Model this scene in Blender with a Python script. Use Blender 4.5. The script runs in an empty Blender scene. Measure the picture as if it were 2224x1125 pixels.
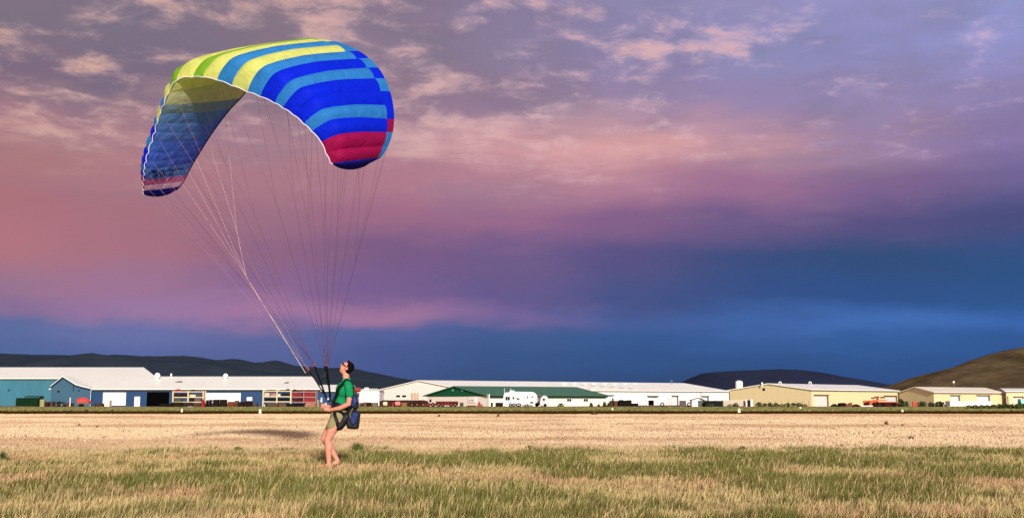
import bpy, bmesh, math, random
import numpy as np
from mathutils import Vector, Matrix
random.seed(7); rng = np.random.default_rng(7)
R = math.radians
S = bpy.context.scene

# ------------------------------------------------------------ camera
F = 2385.0; CX = 1112.0; CY = 562.5; CAMZ = 1.11; TH = math.atan(308.5 / F)
cam_d = bpy.data.cameras.new('camera'); cam = bpy.data.objects.new('camera', cam_d)
S.collection.objects.link(cam); S.camera = cam
cam_d.sensor_width = 36; cam_d.lens = F / 2224 * 36; cam_d.clip_start = 0.1; cam_d.clip_end = 20000
cam.location = (0, 0, CAMZ); cam.rotation_euler = (R(90) + TH, 0, 0)
def at(u, v, Y):
    a = (u - CX) / F; b = (CY - v) / F
    d = Vector((a, math.cos(TH) - b * math.sin(TH), math.sin(TH) + b * math.cos(TH)))
    return Vector((0, 0, CAMZ)) + d * (Y / d.y)
def lin(c): return tuple(((x / 255) / 12.92 if x / 255 <= .04045 else ((x / 255 + .055) / 1.055) ** 2.4) for x in c)

# ------------------------------------------------------------ sun
SUN_EL = 16.5; SUN_AZ = 167.0     # degrees; azimuth from +Y towards +X
sd = Vector((math.sin(R(SUN_AZ)) * math.cos(R(SUN_EL)), math.cos(R(SUN_AZ)) * math.cos(R(SUN_EL)), math.sin(R(SUN_EL))))
sl = bpy.data.lights.new('sun', 'SUN'); sl.energy = 5.0; sl.angle = R(3.2); sl.color = (1, .93, .83)
so = bpy.data.objects.new('sun', sl); S.collection.objects.link(so); so.rotation_euler = sd.to_track_quat('Z', 'Y').to_euler()
S.view_settings.view_transform = 'Standard'; S.view_settings.look = 'None'; S.view_settings.exposure = 0; S.view_settings.gamma = 1
S.render.engine = 'CYCLES'
S.cycles.max_bounces = 6; S.cycles.diffuse_bounces = 3; S.cycles.glossy_bounces = 2; S.cycles.transparent_max_bounces = 8
S.cycles.use_denoising = True; S.cycles.caustics_reflective = False; S.cycles.caustics_refractive = False

# ------------------------------------------------------------ sky
W = bpy.data.worlds.new('World'); S.world = W; W.use_nodes = True
nt = W.node_tree; nt.nodes.clear()
def N(t, **k):
    n = nt.nodes.new(t)
    for a, b in k.items(): setattr(n, a, b)
    return n
def L(a, b): nt.links.new(a, b)
def M(op, a, b=None, c=None, clamp=False):
    n = N('ShaderNodeMath', operation=op); n.use_clamp = clamp
    for i, x in enumerate((a, b, c)):
        if x is None: continue
        if isinstance(x, (int, float)): n.inputs[i].default_value = x
        else: L(x, n.inputs[i])
    return n.outputs[0]
def MR(v, a, b, c=0.0, d=1.0, smooth=True):
    n = N('ShaderNodeMapRange'); n.interpolation_type = 'SMOOTHSTEP' if smooth else 'LINEAR'
    L(v, n.inputs[0])
    for i, x in enumerate((a, b, c, d)): n.inputs[1 + i].default_value = x
    return n.outputs[0]
def MIX(f, a, b, mode='MIX'):
    n = N('ShaderNodeMix', data_type='RGBA', blend_type=mode); n.clamp_factor = True
    for i, x in ((0, f), (6, a), (7, b)):
        if isinstance(x, (int, float)): n.inputs[i].default_value = x
        elif isinstance(x, tuple): n.inputs[i].default_value = (*x[:3], 1)
        else: L(x, n.inputs[i])
    return n.outputs[2]
def NOI(vec, scale, detail=4, rough=.55, dist=0.0):
    n = N('ShaderNodeTexNoise'); n.inputs['Scale'].default_value = scale; n.inputs['Detail'].default_value = detail
    n.inputs['Roughness'].default_value = rough; n.inputs['Distortion'].default_value = dist
    L(vec, n.inputs['Vector']); return n.outputs['Fac']
tc = N('ShaderNodeTexCoord'); sx = N('ShaderNodeSeparateXYZ'); L(tc.outputs['Generated'], sx.inputs[0])
X, Y_, Z = sx.outputs
az = M('ARCTAN2', X, Y_); el = M('ARCSINE', Z)
comb = N('ShaderNodeCombineXYZ'); L(az, comb.inputs[0]); L(M('MULTIPLY', el, 3.2), comb.inputs[1]); AE = comb.outputs[0]
zp = M('ADD', M('MAXIMUM', Z, 0.0), .13)
comb2 = N('ShaderNodeCombineXYZ'); L(M('DIVIDE', X, zp), comb2.inputs[0]); L(M('DIVIDE', Y_, zp), comb2.inputs[1]); PL = comb2.outputs[0]
w1 = NOI(AE, 4.5, 5, .55); w2 = NOI(AE, 11.0, 4, .6)
el2 = M('ADD', el, M('ADD', M('MULTIPLY', M('SUBTRACT', w1, .5), .055), M('MULTIPLY', M('SUBTRACT', w2, .5), .018)))
el2 = M('ADD', el2, M('MULTIPLY', M('MAXIMUM', az, -.05), .028))
u = M('ADD', M('DIVIDE', az, R(50)), .5)
u2 = M('ADD', u, M('MULTIPLY', M('SUBTRACT', w2, .5), .12))
ROWS = [
 (845, [(62,82,132),(62,82,132),(62,78,130),(50,78,130),(44,76,126),(38,70,122),(34,68,116),(34,72,126),(36,78,134)], [0]*9),
 (780, [(74,98,156),(80,98,160),(78,94,152),(62,84,146),(46,80,138),(38,78,138),(34,76,136),(34,78,140),(34,78,140)], [0]*9),
 (728, [(88,104,158),(100,108,165),(86,98,156),(78,92,155),(56,86,144),(42,84,146),(42,86,152),(42,90,158),(38,84,150)], [0]*9),
 (692, [(132,105,150),(150,115,160),(158,114,158),(160,114,156),(112,95,152),(62,88,152),(55,95,165),(58,104,178),(50,96,172)], [0]*9),
 (640, [(152,112,142),(156,112,146),(136,98,142),(118,90,144),(98,84,140),(66,76,134),(42,74,134),(36,76,138),(34,80,140)], [0]*9),
 (560, [(178,114,126),(168,110,128),(142,98,130),(120,86,132),(108,86,136),(84,76,130),(52,72,124),(42,72,122),(36,76,132)], [0]*9),
 (480, [(174,112,122),(168,112,126),(158,108,130),(158,104,134),(152,102,138),(130,92,136),(104,84,134),(84,76,128),(72,74,126)], [.05]*9),
 (400, [(172,120,124),(174,120,130),(172,120,134),(178,122,140),(184,130,146),(176,122,148),(158,110,146),(128,98,144),(112,98,150)], [.15,.15,.15,.15,.2,.2,.1,0,0]),
 (318, [(172,124,134),(170,124,134),(176,130,142),(188,140,150),(208,152,160),(224,164,164),(200,150,164),(160,130,164),(136,118,168)], [.5,.5,.5,.5,.5,.5,.4,.2,.15]),
 (215, [(124,104,124),(126,106,128),(136,112,128),(148,120,138),(150,124,150),(148,130,166),(150,134,176),(152,138,182),(148,138,190)], [.5,.4,.45,.65,.5,.35,.25,.3,.25]),
 (110, [(130,114,130),(126,112,132),(134,116,132),(142,122,144),(142,128,160),(142,132,172),(144,140,186),(146,144,196),(148,150,206)], [.55,.6,.55,.6,.6,.55,.45,.15,.25]),
 (0,   [(134,114,128),(128,110,130),(146,122,134),(136,118,140),(140,126,160),(146,138,178),(150,144,188),(150,150,200),(150,158,212)], [.6,.6,.75,.55,.5,.4,.3,.1,.2]),
]
col = dens = None
for i, (py, cols, ds) in enumerate(ROWS):
    r = N('ShaderNodeValToRGB'); cr = r.color_ramp; cr.interpolation = 'EASE'
    while len(cr.elements) < 9: cr.elements.new(0.5)
    for k, e in enumerate(cr.elements):
        e.position = k / 8
    for k in range(9):
        cr.elements[k].color = (*lin(cols[k]), ds[k])
    L(u2, r.inputs[0])
    e1 = TH + math.atan((CY - py) / F)
    if col is None: col, dens = r.outputs[0], r.outputs[1]
    else:
        f = MR(el2, e0, e1)
        col = MIX(f, col, r.outputs[0])
        m = N('ShaderNodeMix', data_type='FLOAT'); L(f, m.inputs[0]); L(dens, m.inputs[2]); L(r.outputs[1], m.inputs[3]); dens = m.outputs[0]
    e0 = e1
# overhead: cloud layer carried on; behind: unseen sky brightened to light the wing's underside
col = MIX(MR(Z, .38, .85), col, (.23, .21, .33))
rear = M('MULTIPLY', MR(Y_, .25, -.6), MR(Z, .9, .1))
col = MIX(M('MULTIPLY', rear, .9), col, (1.05, .82, .70))
hi = MR(el2, .16, .28)
# mottling of the cloud layer: grey underside patches
g1 = NOI(PL, 3.2, 6, .6, .3)
col = MIX(M('MULTIPLY', M('MULTIPLY', MR(g1, .40, .66), hi), .30), col, (.175, .15, .21))
# lit puffs
g2 = NOI(PL, 8.0, 8, .62, .25); g3 = NOI(PL, 2.6, 3, .5)
pf = M('ADD', g2, M('ADD', M('MULTIPLY', M('SUBTRACT', dens, .5), .22), M('MULTIPLY', M('SUBTRACT', g3, .5), .45)))
lowfade = MR(el2, .17, .27)
dens = M('MULTIPLY', dens, 1.0)
blobs = None
for bx, by, brx, bry, ba in [(920,150,70,36,1),(1640,82,100,20,1),(1290,70,75,45,.8),(1455,108,60,16,.9),(330,60,40,55,.7),(100,160,70,18,.9),(185,105,55,16,.7),(585,30,80,26,.8),(705,50,55,40,.8),(235,42,50,36,.7),
        (60,298,70,14,.8),(1905,188,55,7,.7),(2110,213,55,9,.6),(2150,52,80,18,.5),(560,262,190,18,.5),(960,272,170,13,.6),(1735,40,90,12,.6),(1180,180,60,30,.4),(1030,60,90,20,.4),(1840,125,60,12,.5),(1500,215,110,10,.4)]:
    fl = math.hypot(F, CY-by); a0 = math.atan((bx-CX)/F); e0_ = (TH+math.atan((CY-by)/F))*math.cos(a0)**.5
    dx = M('MULTIPLY', M('SUBTRACT', az, a0), F/brx*.8); dy = M('MULTIPLY', M('SUBTRACT', M('ADD', el, M('MULTIPLY', M('SUBTRACT', w2, .5), .02)), e0_), F/bry*.8)
    q_ = M('MULTIPLY', M('EXPONENT', M('MULTIPLY', M('ADD', M('MULTIPLY', dx, dx), M('MULTIPLY', dy, dy)), -1.0)), ba)
    blobs = q_ if blobs is None else M('ADD', blobs, q_)
pf = M('ADD', pf, M('SUBTRACT', M('MULTIPLY', blobs, .13), .02))
fn = NOI(PL, 26.0, 5, .65)
core = M('MULTIPLY', MR(pf, .53, .72), MR(fn, .34, .56, .45, 1.0)); soft = MR(pf, .45, .64)
dn = MR(dens, .05, .3)
pc = N('ShaderNodeValToRGB'); pc.color_ramp.elements[0].color = (*lin((222,176,158)), 1); pc.color_ramp.elements[1].color = (*lin((226,182,196)), 1); L(u, pc.inputs[0])
col = MIX(M('MULTIPLY', M('MULTIPLY', soft, dn), .45), col, MIX(.5, col, pc.outputs[0], 'SCREEN'))
col = MIX(M('MULTIPLY', M('MULTIPLY', M('MULTIPLY', core, dn), M('ADD', M('MULTIPLY', lowfade, .8), .2)), .82), col, pc.outputs[0])
sk = N('ShaderNodeCombineXYZ'); L(M('MULTIPLY', az, 1.0), sk.inputs[0]); L(M('MULTIPLY', el, 5.5), sk.inputs[1])
ks = NOI(sk.outputs[0], 5.5, 7, .6, .4); bandm = M('MULTIPLY', MR(el2, .13, .19), MR(el2, .30, .21))
col = MIX(M('MULTIPLY', M('MULTIPLY', M('MULTIPLY', MR(ks, .48, .72), bandm), MR(dens, .12, .42)), .75), col, pc.outputs[0])
col = MIX(M('MULTIPLY', M('MULTIPLY', MR(ks, .50, .32), bandm), .35), col, (.25, .17, .27))
# soft streaks low down
st = NOI(AE, 3.0, 6, .6)
col = MIX(MR(st, .35, .7, 0, .22), col, MIX(1.0, col, (1.25, 1.15, 1.15), 'MULTIPLY'))
bgc = N('ShaderNodeBackground'); L(col, bgc.inputs[0]); bgc.inputs[1].default_value = 1.0
nis = N('ShaderNodeTexSky', sky_type='NISHITA'); nis.sun_disc = False; nis.sun_elevation = R(SUN_EL); nis.sun_rotation = R(SUN_AZ)
bgn = N('ShaderNodeBackground'); L(nis.outputs[0], bgn.inputs[0]); bgn.inputs[1].default_value = .05
ms = N('ShaderNodeMixShader'); ms.inputs[0].default_value = .94; L(bgn.outputs[0], ms.inputs[1]); L(bgc.outputs[0], ms.inputs[2])
wo = N('ShaderNodeOutputWorld'); L(ms.outputs[0], wo.inputs[0])
W.cycles.sampling_method = 'MANUAL'; W.cycles.sample_map_resolution = 512

# ------------------------------------------------------------ helpers
def mat(name, c, rough=.8, var=.12, scale=2.0, metal=0.0, bump=0.0, bscale=30, stretch=None, dirt=None, lin_=False, spec=.3):
    m = bpy.data.materials.new(name); m.use_nodes = True; t = m.node_tree
    b = t.nodes['Principled BSDF']; b.inputs['Roughness'].default_value = rough; b.inputs['Metallic'].default_value = metal
    b.inputs['Specular IOR Level'].default_value = spec
    c = c if lin_ else lin(c)
    tcn = t.nodes.new('ShaderNodeTexCoord'); mp = t.nodes.new('ShaderNodeMapping'); t.links.new(tcn.outputs['Object'], mp.inputs[0])
    if stretch: mp.inputs['Scale'].default_value = stretch
    no = t.nodes.new('ShaderNodeTexNoise'); no.inputs['Scale'].default_value = scale; no.inputs['Detail'].default_value = 5; no.inputs['Roughness'].default_value = .65
    t.links.new(mp.outputs[0], no.inputs['Vector'])
    r = t.nodes.new('ShaderNodeValToRGB'); r.color_ramp.elements[0].position = .3; r.color_ramp.elements[1].position = .7
    d = dirt and lin(dirt)
    lo = d if dirt else tuple(x * (1 - var) for x in c)
    r.color_ramp.elements[0].color = (*lo, 1); r.color_ramp.elements[1].color = (*(min(1, x * (1 + var * .5)) for x in c), 1)
    if dirt:
        r.color_ramp.elements[0].position = .22; r.color_ramp.elements[1].position = .45
    t.links.new(no.outputs['Fac'], r.inputs[0]); t.links.new(r.outputs[0], b.inputs['Base Color'])
    if bump:
        n2 = t.nodes.new('ShaderNodeTexNoise'); n2.inputs['Scale'].default_value = bscale; n2.inputs['Detail'].default_value = 3
        t.links.new(mp.outputs[0], n2.inputs['Vector'])
        bp = t.nodes.new('ShaderNodeBump'); bp.inputs['Strength'].default_value = bump; bp.inputs['Distance'].default_value = .02
        t.links.new(n2.outputs['Fac'], bp.inputs['Height']); t.links.new(bp.outputs[0], b.inputs['Normal'])
    return m
_mc = {}
def cm(c, rough=.75, **k):
    key = (c, rough, tuple(sorted(k.items())))
    if sum(c) < 160 and 'spec' not in k: k['spec'] = .08; c = tuple(int(v*.8) for v in c)
    if key not in _mc: _mc[key] = mat('paint_%d_%d_%d' % c, c, rough, **k)
    return _mc[key]

def thing(name, label, cat, loc=(0, 0, 0), group=None):
    o = bpy.data.objects.new(name, None); S.collection.objects.link(o); o.location = loc; o.empty_display_size = .1
    o['label'] = label; o['category'] = cat
    if group: o['group'] = group
    return o
def tag(o, label, cat, group=None):
    o['label'] = label; o['category'] = cat
    if group: o['group'] = group
    return o
class MB:
    def __init__(s): s.v = []; s.f = []; s.m = []
    def add(s, vs, fs, mi=0):
        b = len(s.v); s.v += [tuple(p) for p in vs]
        for f in fs: s.f.append(tuple(b + i for i in f)); s.m.append(mi)
        return s
    def hexa(s, p, mi=0):      # 8 points: bottom ring 0-3, top ring 4-7
        return s.add(p, [(3,2,1,0),(4,5,6,7),(0,1,5,4),(1,2,6,5),(2,3,7,6),(3,0,4,7)], mi)
    def box(s, x0, x1, y0, y1, z0, z1, mi=0):
        return s.hexa([(x0,y0,z0),(x1,y0,z0),(x1,y1,z0),(x0,y1,z0),(x0,y0,z1),(x1,y0,z1),(x1,y1,z1),(x0,y1,z1)], mi)
    def tube(s, pts, r, n=6, mi=0, cap=True):
        pts = [Vector(p) for p in pts]; rs = r if isinstance(r, (list, tuple)) else [r] * len(pts)
        b = len(s.v); k = len(pts)
        t0 = (pts[1] - pts[0]).normalized(); a = t0.orthogonal().normalized()
        for i, p in enumerate(pts):
            t = (pts[min(i + 1, k - 1)] - pts[max(i - 1, 0)]).normalized()
            a = (a - t * a.dot(t)).normalized(); c = t.cross(a)
            for j in range(n):
                an = 2 * math.pi * j / n
                s.v.append(tuple(p + (a * math.cos(an) + c * math.sin(an)) * rs[i]))
        for i in range(k - 1):
            for j in range(n):
                s.f.append((b + i*n + j, b + i*n + (j+1) % n, b + (i+1)*n + (j+1) % n, b + (i+1)*n + j)); s.m.append(mi)
        if cap:
            s.f.append(tuple(b + j for j in range(n))[::-1]); s.m.append(mi)
            s.f.append(tuple(b + (k-1)*n + j for j in range(n))); s.m.append(mi)
        return s
    def ell(s, c, r, n=14, m=9, mi=0, rot=None):
        c = Vector(c); r = (r, r, r) if isinstance(r, (int, float)) else r; b = len(s.v)
        for i in range(m + 1):
            ph = math.pi * i / m
            for j in range(n):
                th = 2 * math.pi * j / n
                q = Vector((r[0]*math.sin(ph)*math.cos(th), r[1]*math.sin(ph)*math.sin(th), r[2]*math.cos(ph)))
                if rot: q = rot @ q
                s.v.append(tuple(c + q))
        for i in range(m):
            for j in range(n):
                s.f.append((b+i*n+j, b+(i+1)*n+j, b+(i+1)*n+(j+1) % n, b+i*n+(j+1) % n)); s.m.append(mi)
        return s
    def build(s, name, mats, parent=None, smooth=False, local=False):
        me = bpy.data.meshes.new(name)
        o0 = Vector((0, 0, 0)) if (parent is None or local) else parent['_o'] if False else Vector((0, 0, 0))
        if parent is not None and not local:
            p = parent; o0 = Vector((0, 0, 0))
            while p is not None: o0 += p.location; p = p.parent
        me.from_pydata([(x - o0.x, y - o0.y, z - o0.z) for x, y, z in s.v], [], s.f)
        for mm in (mats if isinstance(mats, (list, tuple)) else [mats]): me.materials.append(mm)
        me.polygons.foreach_set('material_index', s.m)
        if smooth: me.polygons.foreach_set('use_smooth', [True] * len(s.f))
        me.update()
        o = bpy.data.objects.new(name, me); S.collection.objects.link(o)
        if parent is not None: o.parent = parent
        return o
def mesh_obj(name, V, Fq, m, attr=None):
    """numpy mesh of equal-size faces; attr = per-vertex colour"""
    me = bpy.data.meshes.new(name); k = Fq.shape[1]
    me.vertices.add(len(V)); me.vertices.foreach_set('co', V.astype(np.float32).ravel())
    me.loops.add(Fq.size); me.loops.foreach_set('vertex_index', Fq.astype(np.int32).ravel())
    me.polygons.add(len(Fq)); me.polygons.foreach_set('loop_start', np.arange(0, Fq.size, k, dtype=np.int32))
    if attr is not None:
        a = me.color_attributes.new('tint', 'FLOAT_COLOR', 'POINT')
        a.data.foreach_set('color', np.concatenate([attr, np.ones((len(attr), 1))], 1).astype(np.float32).ravel())
    me.materials.append(m); me.update(calc_edges=True)
    o = bpy.data.objects.new(name, me); S.collection.objects.link(o); return o
_perm = rng.random((256, 256))
def vn(x, y):
    xi = np.floor(x).astype(int); yi = np.floor(y).astype(int); fx = x - xi; fy = y - yi
    fx = fx*fx*(3-2*fx); fy = fy*fy*(3-2*fy)
    g = lambda a, b: _perm[a % 256, b % 256]
    return (g(xi, yi)*(1-fx)+g(xi+1, yi)*fx)*(1-fy) + (g(xi, yi+1)*(1-fx)+g(xi+1, yi+1)*fx)*fy
def fbm(x, y, o=4):
    s = 0; a = .5; t = 0
    for i in range(o): s = s + a*vn(x*2**i + 17.3*i, y*2**i + 9.1*i); t += a; a *= .55
    return s / t

# ------------------------------------------------------------ ground
def ground_mat():
    m = bpy.data.materials.new('dry_soil'); m.use_nodes = True; t = m.node_tree; b = t.nodes['Principled BSDF']
    b.inputs['Roughness'].default_value = .95; b.inputs['Specular IOR Level'].default_value = .1
    g = t.nodes.new('ShaderNodeNewGeometry')
    def no(s, sc, d=5):
        mp = t.nodes.new('ShaderNodeMapping'); mp.inputs['Scale'].default_value = sc; t.links.new(g.outputs['Position'], mp.inputs[0])
        n = t.nodes.new('ShaderNodeTexNoise'); n.inputs['Scale'].default_value = s; n.inputs['Detail'].default_value = d
        t.links.new(mp.outputs[0], n.inputs['Vector']); return n.outputs['Fac']
    r = t.nodes.new('ShaderNodeValToRGB'); e = r.color_ramp.elements
    e[0].position = .32; e[0].color = (.36, .25, .13, 1); e[1].position = .68; e[1].color = (.60, .43, .25, 1)
    t.links.new(no(.35, (1, .5, 1), 8), r.inputs[0])
    r2 = t.nodes.new('ShaderNodeValToRGB'); e = r2.color_ramp.elements
    e[0].position = .3; e[0].color = (.8, .76, .7, 1); e[1].position = .7; e[1].color = (1.1, 1.1, 1.1, 1)
    t.links.new(no(9, (1, 1, 1)), r2.inputs[0])
    mx = t.nodes.new('ShaderNodeMix'); mx.data_type = 'RGBA'; mx.blend_type = 'MULTIPLY'; mx.inputs[0].default_value = 1
    t.links.new(r.outputs[0], mx.inputs[6]); t.links.new(r2.outputs[0], mx.inputs[7]); t.links.new(mx.outputs[2], b.inputs['Base Color'])
    return m
g = MB(); g.add([(-6000, -200, 0), (6000, -200, 0), (6000, 9000, 0), (-6000, 9000, 0)], [(0, 1, 2, 3)])
go = g.build('ground', ground_mat()); go['kind'] = 'structure'
rw = MB(); rw.add([(-260, 95, .004), (260, 95, .004), (260, 127, .004), (-260, 127, .004)], [(0, 1, 2, 3)])
ro = rw.build('perimeter_road', mat('brown_road', (82, 52, 16), .95, spec=0, var=.3, scale=.4, stretch=(.3, 1, 1))); ro['kind'] = 'structure'
yd = MB(); yd.add([(-300, 127, .008), (300, 127, .008), (300, 196, .008), (-300, 196, .008)], [(0, 1, 2, 3)])
yo = yd.build('verge', mat('green_verge', (104, 106, 56), .9, var=.35, scale=.15)); yo['kind'] = 'structure'
yr = MB(); yr.add([(-300, 196, .012), (300, 196, .012), (300, 420, .012), (-300, 420, .012)], [(0, 1, 2, 3)])
yro = yr.build('dirt_yard', mat('yard_dirt', (128, 106, 78), .95, var=.3, scale=.2)); yro['kind'] = 'structure'

# grass -------------------------------------------------------
def grass_mat(name, tr=.25):
    m = bpy.data.materials.new(name); m.use_nodes = True; t = m.node_tree; t.nodes.clear()
    a = t.nodes.new('ShaderNodeAttribute'); a.attribute_name = 'tint'
    d = t.nodes.new('ShaderNodeBsdfDiffuse'); tl = t.nodes.new('ShaderNodeBsdfTranslucent'); mx = t.nodes.new('ShaderNodeMixShader')
    mx.inputs[0].default_value = tr; o = t.nodes.new('ShaderNodeOutputMaterial')
    t.links.new(a.outputs['Color'], d.inputs[0]); t.links.new(a.outputs['Color'], tl.inputs[0])
    t.links.new(d.outputs[0], mx.inputs[1]); t.links.new(tl.outputs[0], mx.inputs[2]); t.links.new(mx.outputs[0], o.inputs[0]); return m
GM = grass_mat('grass_blade')
def blades(x, y, h, w, ang, lx, ly, colr, tip=None):
    n = len(x); dx = np.cos(ang)*w/2; dy = np.sin(ang)*w/2; z0 = np.full(n, -.01)
    V = np.empty((n, 5, 3))
    V[:, 0] = np.stack([x-dx, y-dy, z0], 1); V[:, 1] = np.stack([x+dx, y+dy, z0], 1)
    mx_ = x+lx*.35; my = y+ly*.35
    V[:, 2] = np.stack([mx_+dx*.8, my+dy*.8, h*.58], 1); V[:, 3] = np.stack([mx_-dx*.8, my-dy*.8, h*.58], 1)
    V[:, 4] = np.stack([x+lx, y+ly, h], 1)
    b = np.arange(n)[:, None]*5
    Ft = np.concatenate([b+np.array([[0, 1, 2]]), b+np.array([[0, 2, 3]]), b+np.array([[3, 2, 4]])], 0)
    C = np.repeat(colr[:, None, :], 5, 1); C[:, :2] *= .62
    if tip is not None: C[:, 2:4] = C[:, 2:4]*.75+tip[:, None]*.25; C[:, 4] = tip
    return V.reshape(-1, 3), Ft, np.clip(C.reshape(-1, 3), 0, 1)
STRAW = np.array([.62, .50, .235]); WHEAT = np.array([.79, .605, .395]); GREEN = np.array([.120, .148, .030]); DRYG = np.array([.30, .28, .10]); BROWN = np.array([.27, .165, .08])
def greenness(x, y):
    px = CX + x/y*F
    n1 = fbm(x*.42+3, y*.34+8, 4); n2 = fbm(x*1.7, y*1.3, 3)
    edge = 25.3 - 5.5*np.clip((820-px)/600, 0, 1) + 7.0*(n1-.5)
    g = np.clip((edge-y)/(3.0+3.0*np.clip((820-px)/600, 0, 1))+.45+3.5*(n2-.5), 0, 1)
    g = g*np.clip(.66 + 6.5*(n1-.5) + 2.2*(n2-.5), .04, 1)
    def blob(cx_, cy_, rx, ry, amt):
        Y0 = 1.11*F/(cy_-871); X0 = (cx_-CX)/F*Y0; sx_ = rx/F*Y0; sy_ = abs(1.11*F/(cy_-ry-871)-Y0)
        return amt*np.exp(-((x-X0)/sx_)**2 - ((y-Y0)/sy_)**2)
    for b in [(430,1040,260,22,.35),(60,1030,70,25,.3),(180,1085,300,30,-.45),(420,1060,90,12,-.4),(620,990,180,10,.2),(1600,1000,600,16,.35),(2130,1010,150,20,.3),
              (700,1060,300,18,-.1),(1000,1095,200,25,.1),(2150,1100,200,25,-.35),(1500,1085,200,20,.15),(1250,1070,200,16,-.2),(90,1000,90,10,-.5),(660,1030,80,14,.35)]:
        g = g + blob(*b)*np.clip((28-y)/3, 0, 1)
    return np.clip(g, 0, .97)
def scatter(n, d0, d1, p):
    y = (rng.random(n)*(d1**p-d0**p)+d0**p)**(1/p); x = (rng.random(n)-.5)*2*(y*.56+2.0); return x, y
# near field, 8 - 30 m
n = 620000; x, y = scatter(n, 8.2, 31, .9)
cl = fbm(x*5, y*5, 2); keep = rng.random(n) < np.clip(.25+1.6*(cl-.2), .15, 1); x, y = x[keep], y[keep]; n = len(x)
gr = greenness(x, y); isg = rng.random(n) < gr*.93
c = np.where(isg[:, None], GREEN[None]*(0.55+.8*rng.random((n, 1))) + (rng.random((n, 1))**2)*.35*DRYG, STRAW*(0.66+.5*rng.random((n, 1)))*(.78+.44*fbm(x*.9+60, y*.7+60, 3))[:, None])
br = rng.random(n) < .13; c[br] = BROWN*(.6+.6*rng.random((br.sum(), 1)))
pk = np.clip((fbm(x*.5+90, y*.45+30, 3)-.5)*6, 0, 1)[:, None]; c = np.where(isg[:, None], c, c*(1-pk)+c*np.array([1.08, .92, 1.05])*pk)
far = np.clip((y-22)/8, 0, 1)[:, None]; c = np.where(isg[:, None], c, c*(1-far)+WHEAT*(.8+.3*rng.random((n, 1)))*far)
wv = fbm(x*.6+40, y*.8, 3)
tuft = fbm(x*2.3+11, y*2.0+4, 3); h = (.032+.080*rng.random(n)**1.3)*(.30+1.5*tuft)*(.75+.5*wv)*(.72+.6*gr)*np.where(isg, .95, 1.15); h *= 1-.35*np.clip((y-23)/6, 0, 1)
w = .0032+.00036*y*(.6+.8*rng.random(n))
lean = h*(.10+.48*rng.random(n)); la = rng.normal(.3, 1.6, n)
tipc = np.where((isg & (rng.random(n) < .45-.33*gr))[:, None], STRAW*.9, c*1.08)
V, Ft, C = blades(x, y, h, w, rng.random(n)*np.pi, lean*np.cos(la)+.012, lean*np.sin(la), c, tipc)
o = mesh_obj('tall_grass', V, Ft, GM, C); o['kind'] = 'stuff'; tag(o, 'mixed green and straw coloured grass across the foreground', 'grass')
# dry field, 27 - 104 m
n = 460000; x, y = scatter(n, 26, 96.5, 1.0); cl = fbm(x*1.2+9, y*.8, 3); keep = rng.random(n) < np.clip(.35+1.5*(cl-.25), .15, 1); x, y = x[keep], y[keep]; n = len(x)
band = fbm(x*.07+5, y*.16+3, 4); fine = fbm(x*.5, y*.5+20, 3)
pxl = CX+x/y*F
bw = np.clip((band-.5)*4.5+(fine-.5)*2.2+.22+.35*np.clip((pxl-1350)/500, 0, 1)*np.clip((y-62)/20, 0, 1), 0, 1)[:, None]
pinkish = np.array([.68, .47, .31]); tan = np.array([.40, .26, .14])
c = (WHEAT*(1-bw)+(pinkish*.6+tan*.4)*bw)*(.88+.2*rng.random((n, 1)))
dk = rng.random(n) < .02+.16*np.clip(fbm(x*.8+70, y*.5+7, 3)-.60, 0, 1)*6; c[dk] = (GREEN*.5+tan*.55)*(.7+.5*rng.random((dk.sum(), 1)))
h = (.03+.05*rng.random(n))*(.7+.7*fine)*np.clip(1.15-(y-60)/90, .6, 1.1)
edge_ = y > 94.5+2*vn(x*.4, y*0); h[edge_] *= .3; w = (.004+.00075*y)*(.6+.8*rng.random(n)); la = rng.random(n)*6.28; lean = h*.4
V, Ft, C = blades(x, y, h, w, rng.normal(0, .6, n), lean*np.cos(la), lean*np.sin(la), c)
o = mesh_obj('dry_grass', V, Ft, GM, C); o['kind'] = 'stuff'; tag(o, 'pale wheat coloured dry grass field up to the far road', 'grass')
# verge grass 126 - 214 m
n = 90000; x, y = scatter(n, 125, 197, 1.0); nn = fbm(x*.09, y*.12, 3)[:, None]
c = (np.array([.155, .175, .06])*(1-nn)+np.array([.30, .26, .10])*nn)*(.7+.6*rng.random((n, 1)))
h = (.04+.16*rng.random(n)**3)*(.5+nn[:, 0]); w = .16+.25*rng.random(n)
V, Ft, C = blades(x, y, h, w, rng.normal(0, .5, n), .1*rng.normal(0, 1, n), .1*rng.normal(0, 1, n), c)
o = mesh_obj('verge_grass', V, Ft, GM, C); o['kind'] = 'stuff'; tag(o, 'rough green grass strip along the front of the sheds', 'grass')

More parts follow.
